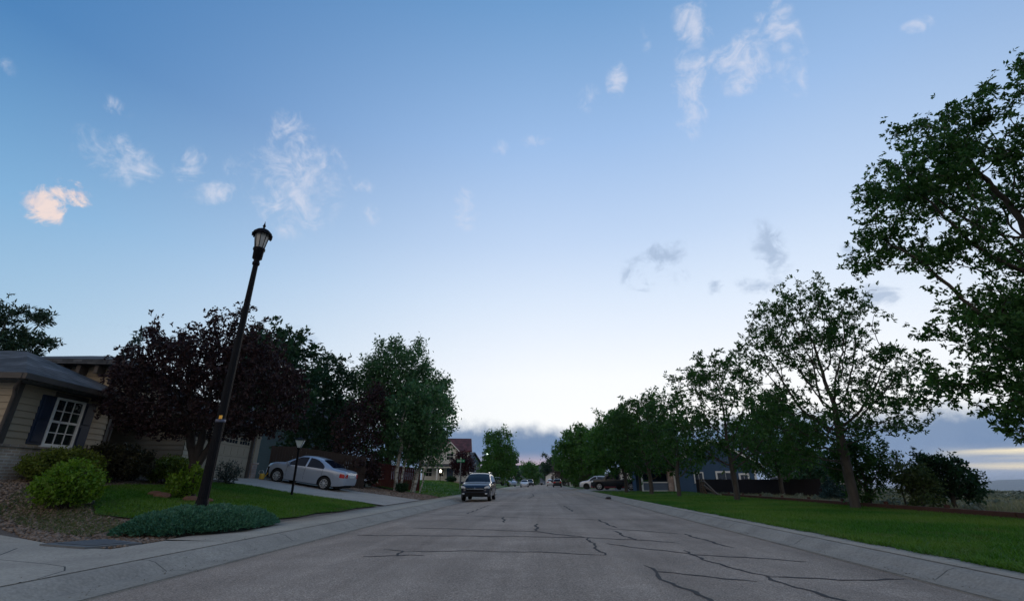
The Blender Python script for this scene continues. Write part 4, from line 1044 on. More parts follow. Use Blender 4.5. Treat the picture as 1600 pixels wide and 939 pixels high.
def window(parent, x, y, z, w, h, frame=None, cols=2, rows=2, axis='x', sgn=-1, fw=.065, mid=True, name='window'):
    """window centred on x with sill at z, in a wall plane y=const (axis x) or x=const (axis y); sgn = outward side"""
    def T(a, o, zz):
        return (x + a, y + sgn * o, zz) if axis == 'x' else (x + sgn * o, y + a, zz)
    def bx(mb, a0, a1, o0, o1, z0, z1):
        P = [T(a, o, zz) for zz in (z0, z1) for o in (o0, o1) for a in (a0, a1)]
        mb.add(P, [[0, 2, 3, 1], [4, 5, 7, 6], [0, 1, 5, 4], [2, 6, 7, 3], [0, 4, 6, 2], [1, 3, 7, 5]])
    f = MB()
    bx(f, -w / 2, -w / 2 + fw, .0, .075, z, z + h); bx(f, w / 2 - fw, w / 2, .0, .075, z, z + h)
    bx(f, -w / 2 + fw, w / 2 - fw, .0, .07, z, z + fw); bx(f, -w / 2 + fw, w / 2 - fw, .0, .07, z + h - fw, z + h)
    if mid: bx(f, -w / 2 + fw, w / 2 - fw, .0, .062, z + h / 2 - .03, z + h / 2 + .03)
    iw = w - 2 * fw; ih = h - 2 * fw
    for k in range(1, cols):
        a = -iw / 2 + iw * k / cols; bx(f, a - .012, a + .012, .0, .048, z + fw, z + h - fw)
    for k in range(1, rows):
        if mid and rows % 2 == 0 and k == rows // 2: continue
        zz = z + fw + ih * k / rows; bx(f, -iw / 2, iw / 2, .0, .044, zz - .012, zz + .012)
    wo = f.build(name, frame or M_WHITE, parent)
    s = MB(); bx(s, -w / 2 - .03, w / 2 + .03, .0, .105, z - .06, z - .002); s.build('sill', frame or M_WHITE, wo)
    g = MB(); P = [T(-w / 2 + .02, .03, z + .02), T(w / 2 - .02, .03, z + .02), T(w / 2 - .02, .03, z + h - .02), T(-w / 2 + .02, .03, z + h - .02)]
    g.poly(P); g.build('pane', M_PANE, wo)
    return wo

def slab(mb, pts, th):
    """roof plane of the given outline, with thickness downwards"""
    n = len(pts); lo = [(p[0], p[1], p[2] - th) for p in pts]
    mb.add(list(pts) + lo, [list(range(n)), list(range(n, 2 * n))[::-1]] + [[i, n + i, n + (i + 1) % n, (i + 1) % n] for i in range(n)])

def hip_roof(name, parent, x0, x1, y0, y1, z, slope, m, th=.16):
    """eave rectangle; hips at 45 degrees in plan; ridge along the longer side"""
    w = min(x1 - x0, y1 - y0) / 2; zr = z + w * slope
    if x1 - x0 >= y1 - y0: A, B = (x0 + w, (y0 + y1) / 2, zr), (x1 - w, (y0 + y1) / 2, zr)
    else: A, B = ((x0 + x1) / 2, y0 + w, zr), ((x0 + x1) / 2, y1 - w, zr)
    c = [(x0, y0, z), (x1, y0, z), (x1, y1, z), (x0, y1, z)]
    mb = MB()
    if x1 - x0 >= y1 - y0:
        fs = [(c[0], c[1], B, A), (c[1], c[2], B), (c[2], c[3], A, B), (c[3], c[0], A)]
    else:
        fs = [(c[0], c[1], A), (c[1], c[2], B, A), (c[2], c[3], B), (c[3], c[0], A, B)]
    for f in fs: mb.poly(list(f))
    e = th
    for i in range(4):
        p, q = c[i], c[(i + 1) % 4]
        mb.quad((p[0], p[1], p[2] - e), (q[0], q[1], q[2] - e), q, p)
    mb.quad(*[(p[0], p[1], p[2] - e) for p in c[::-1]])
    return mb.build(name, m, parent)

def gable_roof(name, parent, x0, x1, y0, y1, z, zr, m, ridge='x', th=.18):
    mb = MB()
    if ridge == 'x':
        ym = (y0 + y1) / 2
        slab(mb, [(x0, y0, z), (x1, y0, z), (x1, ym, zr), (x0, ym, zr)], th); slab(mb, [(x1, y1, z), (x0, y1, z), (x0, ym, zr), (x1, ym, zr)], th)
    else:
        xm = (x0 + x1) / 2
        slab(mb, [(x1, y0, z), (x1, y1, z), (xm, y1, zr), (xm, y0, zr)], th); slab(mb, [(x0, y1, z), (x0, y0, z), (xm, y0, zr), (xm, y1, zr)], th)
    return mb.build(name, m, parent)

# ------------------------------------------------------------------ tan house on the left
# local frame: origin at the garage's far front corner, x runs away from the camera, outside is -y
H1 = thing('tan_house', 'tan single-storey house with grey hip roof, navy shutters and buff brick base', 'house', (-14.2, 23.45, 0), R(98))
G0 = 1.15
def h1():
    t = H1
    w = MB()
    # garage block x -6.2..0, its front around a 5 m door
    lapped(w, (-6.2, 0), (-5.65, 0), G0, 3.45); lapped(w, (-.5, 0), (0, 0), G0, 3.45); lapped(w, (-5.65, 0), (-.5, 0), 3.1, 3.45)
    lapped(w, (0, 0), (0, 9), G0, 3.45); lapped(w, (-6.2, 3), (-6.2, 0), G0, 3.45)
    w.build('wall', M_TAN, t)
    w = MB(); lapped(w, (-8.85, 3), (-6.2, 3), G0, 4.5); lapped(w, (-8.85, .95), (-8.85, 3), G0, 3.5, top=None); w.build('wall', M_TAN, t)
    # near wing x -12.3..-8.85, front at y=.95
    w = MB(); lapped(w, (-12.3, .95), (-8.85, .95), 1.93, 3.45); lapped(w, (-12.3, 8), (-12.3, .95), 1.93, 3.45); w.build('wall', M_TAN, t)
    w = MB(); w.box(-12.33, -8.83, .90, 1.3, .6, 1.88); w.box(-12.36, -12.0, 1.3, 8, .6, 1.88); b = w.build('brick_base', M_BRICK, t)
    w = MB(); w.box(-12.40, -8.80, .84, .965, 1.88, 1.935); w.box(-12.40, -12.2, .965, 8, 1.88, 1.935); w.build('ledge', M_BRICK, b)
    # taller entry block rising through the roof
    w = MB()
    lapped(w, (-8.95, 4.2), (-8.95, 1.15), 3.3, 4.62); lapped(w, (-8.95, 1.15), (-6.4, 1.15), 3.2, 4.62); lapped(w, (-6.4, 1.15), (-6.4, 4.2), 3.3, 4.62)
    w.build('wall', M_TAN, t)
    w = MB(); w.box(-9.02, -8.90, 1.10, 1.22, 3.2, 4.62); w.build('corner_trim', M_TRIM, t)
    w = MB(); w.box(-8.899, -6.43, 1.10, 1.128, 4.42, 4.62); w.build('frieze', M_TRIM, t)
    w = MB()
    for k in range(5): w.box(-9.32, -8.96, 1.5 + k * .55, 1.62 + k * .55, 4.34, 4.60)
    for k in range(5): w.box(-8.7 + k * .5, -8.58 + k * .5, .80, 1.12, 4.34, 4.60)
    w.build('eave_bracket', M_TRIM, t)['kind'] = 'stuff'
    hip_roof('roof', t, -9.45, -5.9, .65, 4.9, 4.78, .30, M_SHINGLE)
    # main roofs
    r = hip_roof('roof', t, -12.75, -8.2, .50, 11.5, 3.60, .50, M_SHINGLE)
    hip_roof('roof', t, -12.72, .45, 3.4, 11.4, 3.62, .46, M_SHINGLE)
    hip_roof('roof', t, -6.6, .42, -.45, 7.5, 3.58, .45, M_SHINGLE)
    g = MB(); g.box(-12.83, -8.6, .40, .498, 3.46, 3.60); g.box(-12.85, -12.755, .50, 8, 3.46, 3.60); g.build('gutter', M_TRIM, t)
    d = MB(); d.tube([(-12.68, .62, 3.48), (-12.5, .85, 3.28), (-12.37, .93, 3.12), (-12.37, .93, 1.2)], .045, 8); d.tube([(-8.80, .90, 3.45), (-8.80, .90, 1.15)], .04, 8)
    d.build('downspout', M_TRIM, t)['kind'] = 'stuff'
    for a, b in ((-12.34, -12.20), (-8.98, -8.82)):
        c = MB(); c.box(a, b, .905, .98, 1.94, 3.45); c.build('corner_trim', M_TRIM, t)
    # window with shutters, lintel board above
    window(t, -10.62, .95, 1.97, 1.02, 1.30, cols=3, rows=4, fw=.06)
    for s in (-1, 1):
        cx = -10.62 + s * .74
        m = MB(); m.box(cx - .215, cx + .215, .895, .948, 1.98, 3.27)
        for z0, z1 in ((2.04, 2.56), (2.64, 3.2)):
            m.box(cx - .14, cx + .14, .872, .897, z0, z1)
        m.build('shutter', M_NAVY, t, bevel=.006)
    m = MB(); m.box(-11.2, -10.04, .895, .95, 3.285, 3.40); m.build('lintel', M_TRIM, t)
    # recess: front door and side wall shade
    m = MB(); m.box(-8.2, -7.2, 2.94, 3.0, 1.2, 3.25); m.build('front_door', M_TRIM, t)
    # garage door of four sections with lights in the top one
    gd = MB()
    for k in range(4):
        z0 = 1.17 + k * .475
        gd.box(-5.58, -.57, .10, .15, z0, z0 + .465)
        for i in range(8):
            x0 = -5.58 + i * .626
            if k < 3: gd.box(x0 + .06, x0 + .566, .088, .102, z0 + .08, z0 + .385)
    gdo = gd.build('garage_door', M_DOORTAN, t)
    for i in range(4):
        x0 = -5.58 + i * 1.2525
        for q in range(4):
            pm = MB(); a = x0 + .12 + q * .26; pm.box(a, a + .20, .090, .099, 2.70, 2.84); pm.box(a, a + .20, .090, .099, 2.87, 3.0)
            o = pm.build('pane', M_PANE, gdo); o['kind'] = 'stuff'
    m = MB(); m.box(-5.72, -5.58, -.04, .14, G0, 3.08); m.box(-.57, -.43, -.04, .14, G0, 3.08); m.box(-5.72, -.43, -.05, .14, 3.08, 3.22); m.build('garage_frame', M_TRIM, t)
    m = MB(); m.box(-.40, .14, -.10, .45, G0 - .3, 1.86); m.box(-.44, .18, -.14, .49, 1.86, 1.93); m.build('stone_pier', M_BRICK2, t)
    m = MB(); m.box(-.36, .10, -.06, .4, 1.93, 3.44); m.build('corner_trim', M_DOORTAN, t)
h1()
# yellow and white things by the garage pier
tk = thing('watering_can', 'small yellow watering can standing at the stone pier of the garage', 'watering can', (-13.72, 23.5, hz(-13.7, 23.3) + .03))
m = MB(); m.lathe([(.0, 0), (.12, 0), (.125, .02), (.115, .24), (.10, .27), (.0, .27)], 16); m.tube([(.1, 0, .08), (.24, 0, .24), (.28, 0, .30)], [.025, .018, .03], 8); m.build('body', mat('yellow_plastic', (.5, .30, .03), .5), tk)
m = MB(); m.tube([(-.10, 0, .22), (-.2, 0, .30), (-.16, 0, .40), (0, 0, .42), (.08, 0, .28)], .013, 8); m.build('handle', mat('grey_plastic', (.45, .45, .43), .5), tk)

# ------------------------------------------------------------------ fences
M_FENCE = mat('weathered_fence', (.034, .024, .020), .9, (.020, .015, .013), 6, .6, bump=.4, bscale=20, stretch=(3, 3, .4))
M_FENCE_R = mat('red_fence', (.135, .030, .024), .85, (.085, .022, .018), 6, .6, bump=.4, stretch=(3, 3, .4))
M_FENCE_D = mat('dark_fence', (.026, .020, .021), .9, (.018, .014, .016), 6, .6, bump=.3, stretch=(3, 3, .4))
M_RAILW = mat('rail_wood', (.19, .125, .085), .9, (.11, .075, .055), 6, .6, bump=.6, stretch=(3, 3, .5))
M_TIMBER = mat('rust_timber', (.105, .040, .024), .9, (.06, .026, .018), 3, .6, bump=.6)
def fence(name, label, p, q, h, m, zf, board=.14, rnd=1, posts=2.4):
    rg = random.Random(rnd)
    p = Vector((*p, 0)); q = Vector((*q, 0)); d = q - p; L = d.length; d /= L; nrm = Vector((-d.y, d.x, 0))
    t = thing(name, label, 'fence', (p.x, p.y, zf(p.x, p.y)))
    o = Vector((p.x, p.y, zf(p.x, p.y)))
    mb = MB(); s = 0
    while s < L:
        c = p + d * (s + board / 2); z = zf(c.x, c.y); hh = h + rg.uniform(-.02, .02)
        a = c - d * board * .48; b = c + d * board * .48
        off = nrm * rg.uniform(-.004, .004)
        vs = []
        for zz in (z - .05, z + hh):
            for e, sd in ((a, -.01), (b, -.01), (b, .01), (a, .01)): vs.append(e + nrm * sd + off + Vector((0, 0, zz)) - o)
        mb.add(vs, [[3, 2, 1, 0], [4, 5, 6, 7], [0, 1, 5, 4], [1, 2, 6, 5], [2, 3, 7, 6], [3, 0, 4, 7]])
        s += board
    mb.build('boards', m, t)
    mb = MB()
    for hz_ in (.35, h - .3):
        mb.bar(p + nrm * .035 + Vector((0, 0, zf(p.x, p.y) + hz_)) - o, q + nrm * .035 + Vector((0, 0, zf(q.x, q.y) + hz_)) - o, .04, .09)
    mb.build('rail', m, t)['kind'] = 'stuff'
    n = max(1, int(L / posts))
    for k in range(n + 1):
        c = p + d * (L * k / n) + nrm * .07; z = zf(c.x, c.y)
        pm = MB(); pm.box(c.x - .05 - o.x, c.x + .05 - o.x, c.y - .05 - o.y, c.y + .05 - o.y, z - .1 - o.z, z + h + .03 - o.z); pm.build('post', m, t)
    return t
fence('plank_fence', 'weathered brown plank fence behind the silver car', (-15.2, 26.6), (-10.4, 28.2), 1.75, M_FENCE, hz, rnd=2)
fence('plank_fence', 'red-stained plank fence in the shade left of the aspen trunks', (-11.6, 33.4), (-8.6, 34.2), 1.5, M_FENCE_R, hz, rnd=3)
fence('plank_fence', 'long dark plank fence in front of the blue house and the field', (13.9, 45.5), (18.9, 35.0), 1.12, M_FENCE_D, hz, rnd=4)
# broken split rail fence
sr = thing('split_rail_fence', 'broken split-rail fence with rails slanting down to the grass', 'fence', (12.9, 40.5, hz(12.9, 40.5)))
def splitrail():
    rg = random.Random(4)
    P = [(.75, 3.2), (.45, 1.7), (.15, .2)]
    for x, y in P:
        m = MB(); m.tube([(x, y, -.1), (x + .02, y, .55), (x + .03, y, 1.12)], [.075, .07, .06], 7, smooth=False); m.build('post', M_RAILW, sr)
    for (x0, y0), (x1, y1) in zip(P, P[1:]):
        for z in (.45, .92):
            m = MB(); m.tube([(x0 + .08, y0 + .1, z + .03), (x1 + .06, y1 - .1, z - .02)], [.055, .05], 6, smooth=False); m.build('rail', M_RAILW, sr)
    for a, b in (((.16, .15, .98), (-.5, -4.6, .05)), ((.12, .1, .66), (-.18, -3.3, .05)), ((.2, .0, .42), (-.62, -5.2, .06)), ((-.08, -1.0, .04), (-.42, -1.1, .70))):
        m = MB(); m.tube([a, tuple((p + q) / 2 + rg.uniform(-.03, .03) for p, q in zip(a, b)), b], [.06, .055, .05], 6, smooth=False); m.build('rail', M_RAILW, sr)
splitrail()
# low timber rail along the field edge
tr = thing('timber_rail', 'low rust-brown timber rail edging the lawn along the open field', 'rail', (12.15, 24, hz(12.15, 24)))
def timber():
    pts = [(12.25, 2), (12.2, 8), (12.15, 13.7), (12.05, 18), (12.12, 24), (12.2, 30), (12.4, 35)]
    for k in range(len(pts) - 1):
        a, b = pts[k], pts[k + 1]
        m = MB(); m.bar((a[0] - 12.15, a[1] - 24 + .02, .10), (b[0] - 12.15, b[1] - 24 - .02, .10), .13, .15); m.build('beam', M_TIMBER, tr, bevel=.015)
    for k in range(13):
        y = 3 + k * 2.6; x = np.interp(y, [p[1] for p in pts], [p[0] for p in pts]) + .14
        m = MB(); m.box(x - 12.15 - .05, x - 12.15 + .05, y - 24 - .05, y - 24 + .05, -.1, .26); m.build('post', M_TIMBER, tr, bevel=.01)
timber()

# ------------------------------------------------------------------ other houses
def wall_box(t, x0, x1, y0, y1, z0, z1, m, gable=None, zr=None, name='wall', course=.2):
    w = MB()
    def tp(L): return (lambda s: z1 + (zr - z1) * (1 - abs(2 * s / L - 1)))
    for (p, q, g) in (((x0, y0), (x1, y0), 'y'), ((x1, y0), (x1, y1), 'x'), ((x1, y1), (x0, y1), 'y'), ((x0, y1), (x0, y0), 'x')):
        L = math.hypot(q[0] - p[0], q[1] - p[1])
        if gable == g: lapped(w, p, q, z0, zr, course, tp(L))
        else: lapped(w, p, q, z0, z1, course)
    return w.build(name, m, t)
# white house with the dark red roof (front towards the street: local -y is +X)
def white_house():
    t = thing('white_house', 'white two-storey house with dark red gable roof and a blue door on its porch', 'house', (-14.4, 74, .95), R(10))
    wall_box(t, -3.6, 3.4, 0, 8, 0, 4.7, M_CREAM, 'x', 6.5)
    gable_roof('roof', t, -4.0, 3.8, -.5, 8.5, 4.55, 6.75, M_REDSH, 'x')
    m = MB(); slab(m, [(3.81, -.52, 4.5), (3.81, 4, 6.72), (3.88, 4, 6.72), (3.88, -.52, 4.5)], .2); m.build('fascia', M_WHITE, t)
    wall_box(t, -.9, 1.9, -1.6, 0, 2.6, 4.2, M_CREAM, 'y', 5.6)
    gable_roof('roof', t, -1.25, 2.25, -2.0, 3.6, 4.05, 5.75, M_REDSH, 'y')
    m = MB(); slab(m, [(-1.27, -2.06, 4.06), (-1.27, -2.0, 4.06), (.5, -2.0, 5.77), (.5, -2.06, 5.77)], .18); slab(m, [(2.27, -2.0, 4.06), (2.27, -2.06, 4.06), (.5, -2.06, 5.77), (.5, -2.0, 5.77)], .18); m.build('fascia', M_WHITE, t)
    window(t, .5, -1.6, 3.1, 1.2, 1.1, cols=2, rows=2, fw=.1)
    window(t, 2.7, 0, .9, .8, 1.2, cols=1, rows=2, fw=.1)
    m = MB(); m.box(-3.8, 2.2, -2.2, 0, -.4, .12); m.build('porch_floor', M_CONC, t)
    m = MB(); slab(m, [(-4.0, -2.5, 2.35), (2.4, -2.5, 2.35), (2.4, 0, 2.75), (-4.0, 0, 2.75)], .14); m.build('porch_roof', M_DKSH, t)
    m = MB(); m.box(-3.9, 2.3, -2.38, -2.24, 2.02, 2.2); m.build('porch_beam', M_WHITE, t)
    for x in (-3.7, -1.3, 2.1):
        m = MB(); m.box(x - .1, x + .1, -2.4, -2.2, .12, 2.02); m.build('column', M_WHITE, t)
    m = MB(); m.box(.1, 1.05, -.09, -.03, .12, 2.2); d = m.build('door', M_REDDOOR, t)
    m = MB(); m.box(-.1, .09, -.12, -.031, .12, 2.35); m.box(1.06, 1.25, -.12, -.031, .12, 2.35); m.box(.09, 1.06, -.12, -.031, 2.2, 2.35); m.build('door_frame', M_WHITE, d)
    window(t, -.7, 0, .8, .8, 1.3, fw=.1)
    window(t, -2.6, 0, .8, 1.1, 1.3, fw=.1)
white_house()
def plain_house(name, label, loc, rz, w, d, h, zr, wm, rm, wins, ridge='x', garage=None, extra=None):
    t = thing(name, label, 'house', loc, rz)
    wall_box(t, -w / 2, w / 2, 0, d, 0, h, wm, 'x' if ridge == 'x' else 'y', zr)
    if ridge == 'x': gable_roof('roof', t, -w / 2 - .4, w / 2 + .4, -.5, d + .5, h - .12, zr + .12, rm, 'x')
    else: gable_roof('roof', t, -w / 2 - .45, w / 2 + .45, -.5, d + .5, h - .12, zr + .12, rm, 'y')
    for x, z, ww, hh in wins: window(t, x, 0, z, ww, hh, fw=.11)
    if garage:
        x0, x1 = garage; m = MB(); m.box(x0, x1, -.05, .04, .05, 2.2)
        for k in range(3): m.box(x0 + .1, x1 - .1, -.07, -.045, .2 + k * .68, .75 + k * .68)
        m.build('garage_door', M_WHITE, t)
    if extra: extra(t)
    return t
plain_house('teal_house', 'teal house glimpsed between the trees behind the plank fence', (-21.5, 39, 1.2), R(28), 9, 7, 4.8, 7.0, M_TEAL, M_DKSH, [(-2.6, 1.1, 1.1, 1.3), (1.4, 1.1, 1.1, 1.3)])
plain_house('grey_house', 'dim grey house with a dark roof behind the wine-red tree', (-16.5, 118, 1.1), R(80), 12, 8, 4.4, 6.6, M_SLATE, M_DKSH, [(-3, 1, 1.2, 1.3), (2, 1, 1.2, 1.3), (-3, 3, 1.2, 1.2), (2, 3, 1.2, 1.2)], 'y')
plain_house('slate_house', 'distant slate-blue house with a long grey roof closing the street', (-4.5, 205, 0), R(0), 13, 9, 5.2, 7.6, M_SLATE, M_DKSH, [(-3.5, 1, 1.5, 1.5), (2.5, 1, 1.5, 1.5), (-3.5, 3.4, 1.5, 1.3), (2.5, 3.4, 1.5, 1.3)])
plain_house('garage_house', 'distant cream garage with a pale door and dark roof at the street end', (4.6, 172, 0), R(0), 6, 6, 3.0, 4.8, M_CREAM, M_DKSH, [], 'y', (-2, 2))
def blue():
    t = thing('blue_house', 'dark blue house with white window frames behind the plank fence on the right', 'house', (17.2, 50.2, 0), R(-2))
    wall_box(t, -3.6, 4.0, 0, 8, 0, 2.9, M_BLUE, 'y', 4.9)
    gable_roof('roof', t, -4.1, 4.5, -.5, 8.5, 2.78, 5.05, M_DKSH, 'y')
    window(t, -1.5, 0, .98, .95, 1.0, fw=.11, mid=False, rows=1)
    window(t, 1.1, 0, .6, 1.9, 1.45, fw=.16, cols=2, mid=False, rows=1)
    window(t, 2.85, 0, .55, 1.0, 1.3, fw=.16, cols=2, mid=False, rows=1)
    for a, b in ((3.84, 4.05), (-3.65, -3.5)):
        m = MB(); m.box(a, b, -.04, .06, 0, 2.9); m.build('corner_trim', M_WHITE, t)
    m = MB(); slab(m, [(-4.2, -.56, 2.72), (-4.2, -.50, 2.72), (.2, -.50, 5.05), (.2, -.56, 5.05)], .2); slab(m, [(4.6, -.50, 2.72), (4.6, -.56, 2.72), (.2, -.56, 5.05), (.2, -.50, 5.05)], .2); m.build('fascia', M_WHITE, t)
    # porch towards the left
    m = MB(); m.box(-7.2, -3.66, .2, 6, -.2, .14); m.build('porch_floor', M_CONC, t)
    m = MB(); m.box(-7.2, -3.66, 3.2, 6, .14, 2.6); m.build('wall', M_BLUE, t)
    m = MB(); slab(m, [(-7.5, -.3, 2.5), (-3.6, -.3, 2.5), (-3.6, 6.4, 3.6), (-7.5, 6.4, 3.6)], .16); m.build('porch_roof', M_DKSH, t)
    m = MB(); m.box(-4.5, -3.95, .15, .7, 0, 2.3); m.build('stone_pier', M_BRICK2, t)
    m = MB(); m.box(-3.9, -3.72, .18, .36, .0, 2.35); m.build('column', M_WHITE, t)
    m = MB(); m.box(-7.1, -6.95, .2, .35, 0, 2.35); m.build('column', M_WHITE, t)
    r = MB(); r.box(-6.95, -4.5, .24, .34, .95, 1.05); r.box(-6.95, -4.5, .24, .34, .18, .26)
    ro = r.build('railing', M_WHITE, t)
    p = MB(); p.box(-6.95, -4.5, .27, .31, .26, .95); p.build('panel', M_SLATE, ro)
blue()
plain_house('far_house', 'far grey house with a low gable roof beyond the field, behind the blue spruce', (33.0, 60, -.45), R(-14), 7.5, 7, 2.1, 3.1, M_GREYSIDE, M_DKSH, [(-1.8, .8, 1.0, .9), (1.2, .8, 1.0, .9)], 'y')
plain_house('garden_shed', 'small white shed wall with a dark window beside the pickup driveway', (10.3, 63, .1), R(-12), 2.2, 3, 2.1, 2.9, M_WHITE, M_DKSH, [(.1, 1.0, .6, .7)], 'y')
# ------------------------------------------------------------------ street lamp
M_BLACK = mat('black_metal', (.005, .005, .007), .6, (.008, .008, .010), 6, .5, spec=.1)
M_LENS = mat('lantern_lens', (.42, .41, .38), .35, (.34, .33, .31), 8, .5)
def street_lamp(label, x, y, z, lit=False, rot=0.0):
    t = thing('street_lamp', label, 'street lamp', (x, y, z), rot, 'post-top street lanterns along the left walk')
    # fluted tapering pole
    n = 32; m = MB()
    prof = [(.0, .110), (.9, .106), (2.2, .095), (4.0, .080), (5.4, .067), (6.22, .06)]
    vs = []
    for h, r in prof:
        for k in range(n):
            a = 2 * math.pi * k / n; rr = r * (1 if k % 2 else .93); vs.append((rr * math.cos(a), rr * math.sin(a), h))
    m.add(vs, [[i * n + k, i * n + (k + 1) % n, (i + 1) * n + (k + 1) % n, (i + 1) * n + k] for i in range(len(prof) - 1) for k in range(n)])
    m.build('pole', M_BLACK, t)
    m = MB(); m.lathe([(.17, -.1), (.17, .10), (.145, .14), (.135, .5), (.125, .62), (.112, .68)], 24); m.build('base', M_BLACK, t)
    m = MB(); m.lathe([(.072, 6.20), (.105, 6.23), (.105, 6.29), (.085, 6.31), (.085, 6.36), (.14, 6.40), (.15, 6.62), (.175, 6.64), (.175, 6.69), (.15, 6.70), (0, 6.70)], 24); m.build('fitter', M_BLACK, t)
    m = MB(); m.lathe([(.0, 6.701), (.135, 6.701), (.215, 7.10), (0, 7.10)], 8, a0=math.pi / 8, smooth=False)
    lens = mat('lit_lens', (.8, .9, .85), .4, emit=(.75, 1, .85), estr=9) if lit else M_LENS
    g = m.build('lens', lens, t)
    for k in range(8):
        a = math.pi / 8 + 2 * math.pi * k / 8
        m = MB(); m.bar((.140 * math.cos(a), .140 * math.sin(a), 6.70), (.221 * math.cos(a), .221 * math.sin(a), 7.11), .018, .018)
        m.build('rib', M_BLACK, g)
    m = MB(); m.lathe([(0, 7.09), (.235, 7.09), (.275, 7.06), (.285, 7.10), (.27, 7.15), (.19, 7.22), (.09, 7.27), (.03, 7.29), (.03, 7.33), (.05, 7.36), (.028, 7.40), (.012, 7.46), (0, 7.52)], 24); m.build('cap', M_BLACK, t)
    m = MB()
    for k in range(16):
        a = 2 * math.pi * k / 16
        m.lathe([(0, -.035), (.022, -.02), (.024, .03), (0, .045)], 6, c=(.283 * math.cos(a), .283 * math.sin(a), 7.07))
    o = m.build('cap_rim', M_BLACK, t); o['kind'] = 'stuff'
    m = MB(); m.tube([(.27, .05, 7.06), (.285, .05, 6.98), (.27, .05, 6.93)], [.03, .034, .02], 8); m.build('photocell', M_BLACK, t)
    for ch in t.children:
        if ch.name.split('.')[0] not in ('pole', 'base'): ch.scale = (.82, .82, 1)
    return t
lamp = street_lamp('tall black street lamp with frosted lantern rising from the juniper mat', -7.22, 10.3, .02)
m = MB(); m.lathe([(.094, 2.28), (.103, 2.285), (.103, 2.34), (.094, 2.345)], 20); bo = m.build('strap_band', mat('band_grey', (.10, .11, .16), .5), lamp)
m = MB(); m.box(.03, .09, -.125, -.095, 2.345, 2.42); m.build('reflector', mat('amber_reflector', (.95, .45, .03), .3), lamp)
m = MB(); m.box(-.04, .04, -.138, -.10, .15, .42); m.build('hand_hole_cover', M_BLACK, lamp)
street_lamp('distant lit street lamp glowing pale green in front of the conifer', -9.4, 86, -1.2, True)

# post lamp of the front lawn
pl = thing('post_lamp', 'black yard lamp post with white glass lantern on the lawn by the silver car', 'yard lamp', (-9.55, 18.6, hz(-9.55, 18.6)))
m = MB(); m.tube([(0, 0, -.1), (0, 0, 1.72)], .045, 10); m.lathe([(.08, .0), (.07, .05), (.05, .1)], 12); m.build('post', M_BLACK, pl)
m = MB(); m.lathe([(.05, 1.70), (.10, 1.73), (.06, 1.76)], 12); m.build('collar', M_BLACK, pl)
m = MB(); m.lathe([(0, 1.765), (.085, 1.765), (.235, 2.04), (0, 2.04)], 4, a0=math.pi / 4 + .3, smooth=False); g = m.build('glass', mat('opal_glass', (.80, .84, .84), .35, (.72, .76, .77), 6, .5), pl)
for k in range(4):
    a = math.pi / 4 + .3 + math.pi / 2 * k
    m = MB(); m.bar((.088 * math.cos(a), .088 * math.sin(a), 1.76), (.24 * math.cos(a), .24 * math.sin(a), 2.045), .014, .014); m.build('rib', M_BLACK, g)
m = MB(); m.lathe([(.27, 2.04), (.26, 2.065), (.10, 2.13), (.03, 2.16), (.035, 2.21), (0, 2.25)], 4, a0=math.pi / 4 + .3, smooth=False); m.lathe([(0, 2.0395), (.27, 2.04)], 4, a0=math.pi / 4 + .3, smooth=False); m.build('cap', M_BLACK, pl)
# lit yard lamp by the white house
yl = thing('post_lamp', 'small lit yard lamp on the lawn in front of the white house', 'yard lamp', (-13.2, 64, hz(-13.2, 64)))
m = MB(); m.tube([(0, 0, -.1), (0, 0, 1.15)], .04, 8); m.build('post', M_BLACK, yl)
m = MB(); m.lathe([(0, 1.15), (.09, 1.17), (.14, 1.32), (.09, 1.45), (0, 1.47)], 12); m.build('globe', mat('lit_globe', (1, .9, .7), .4, emit=(1, .86, .62), estr=10), yl)
m = MB(); m.lathe([(.16, 1.46), (.06, 1.55), (0, 1.58)], 12); m.build('cap', M_BLACK, yl)

# street name sign: green blade on a galvanised pole; the lettering is too far away to read
ss = thing('street_sign', 'small green street-name sign on a grey pole above the oncoming car', 'street sign', (-7.6, 46, .15))
M_GALV = mat('galvanised', (.30, .31, .31), .5, (.24, .25, .25), 6, .5, metal=.4)
m = MB(); m.tube([(0, 0, -.1), (0, 0, 2.62)], .045, 10); m.build('pole', M_GALV, ss)
m = MB(); m.box(-.38, .38, -.012, .012, 2.64, 2.88); sg = m.build('blade', mat('sign_green', (.0, .32, .12), .45, (.0, .28, .10), 5, .5), ss, bevel=.006)
m = MB()
for x0, x1 in ((-.32, -.24), (-.22, -.16), (-.14, -.08), (-.06, .01), (.03, .08), (.20, .29)): m.box(x0, x1, -.018, -.013, 2.70, 2.82 if x0 < .1 else 2.80)
m.build('lettering', M_WHITE, sg)['kind'] = 'stuff'
m = MB(); m.box(-.012, .012, -.25, .25, 2.90, 3.06); m.build('cross_blade', MATS['sign_green'], ss)

# utility cover set in concrete beside the juniper
uc = thing('utility_cover', 'dark grey flat utility slab set in the rock bed beside the juniper', 'utility cover', (-7.15, 7.85, .13))
m = MB(); m.poly([(-.62, -.28, .03), (.45, -.62, .03), (.85, -.05, .03), (-.2, .42, .03)]); m.add([(-.62, -.28, -.1), (.45, -.62, -.1), (.85, -.05, -.1), (-.2, .42, -.1), (-.62, -.28, .03), (.45, -.62, .03), (.85, -.05, .03), (-.2, .42, .03)], [[0, 1, 5, 4], [1, 2, 6, 5], [2, 3, 7, 6], [3, 0, 4, 7]])
m.build('frame', mat('old_concrete', (.15, .155, .155), .9, (.11, .115, .12), 4, .5), uc)
m = MB(); m.poly([(-.42, -.22, .036), (.38, -.47, .036), (.66, -.06, .036), (-.13, .27, .036)]); m.build('lid', mat('lid_concrete', (.12, .125, .13), .9, (.085, .09, .095), 5, .5), uc)
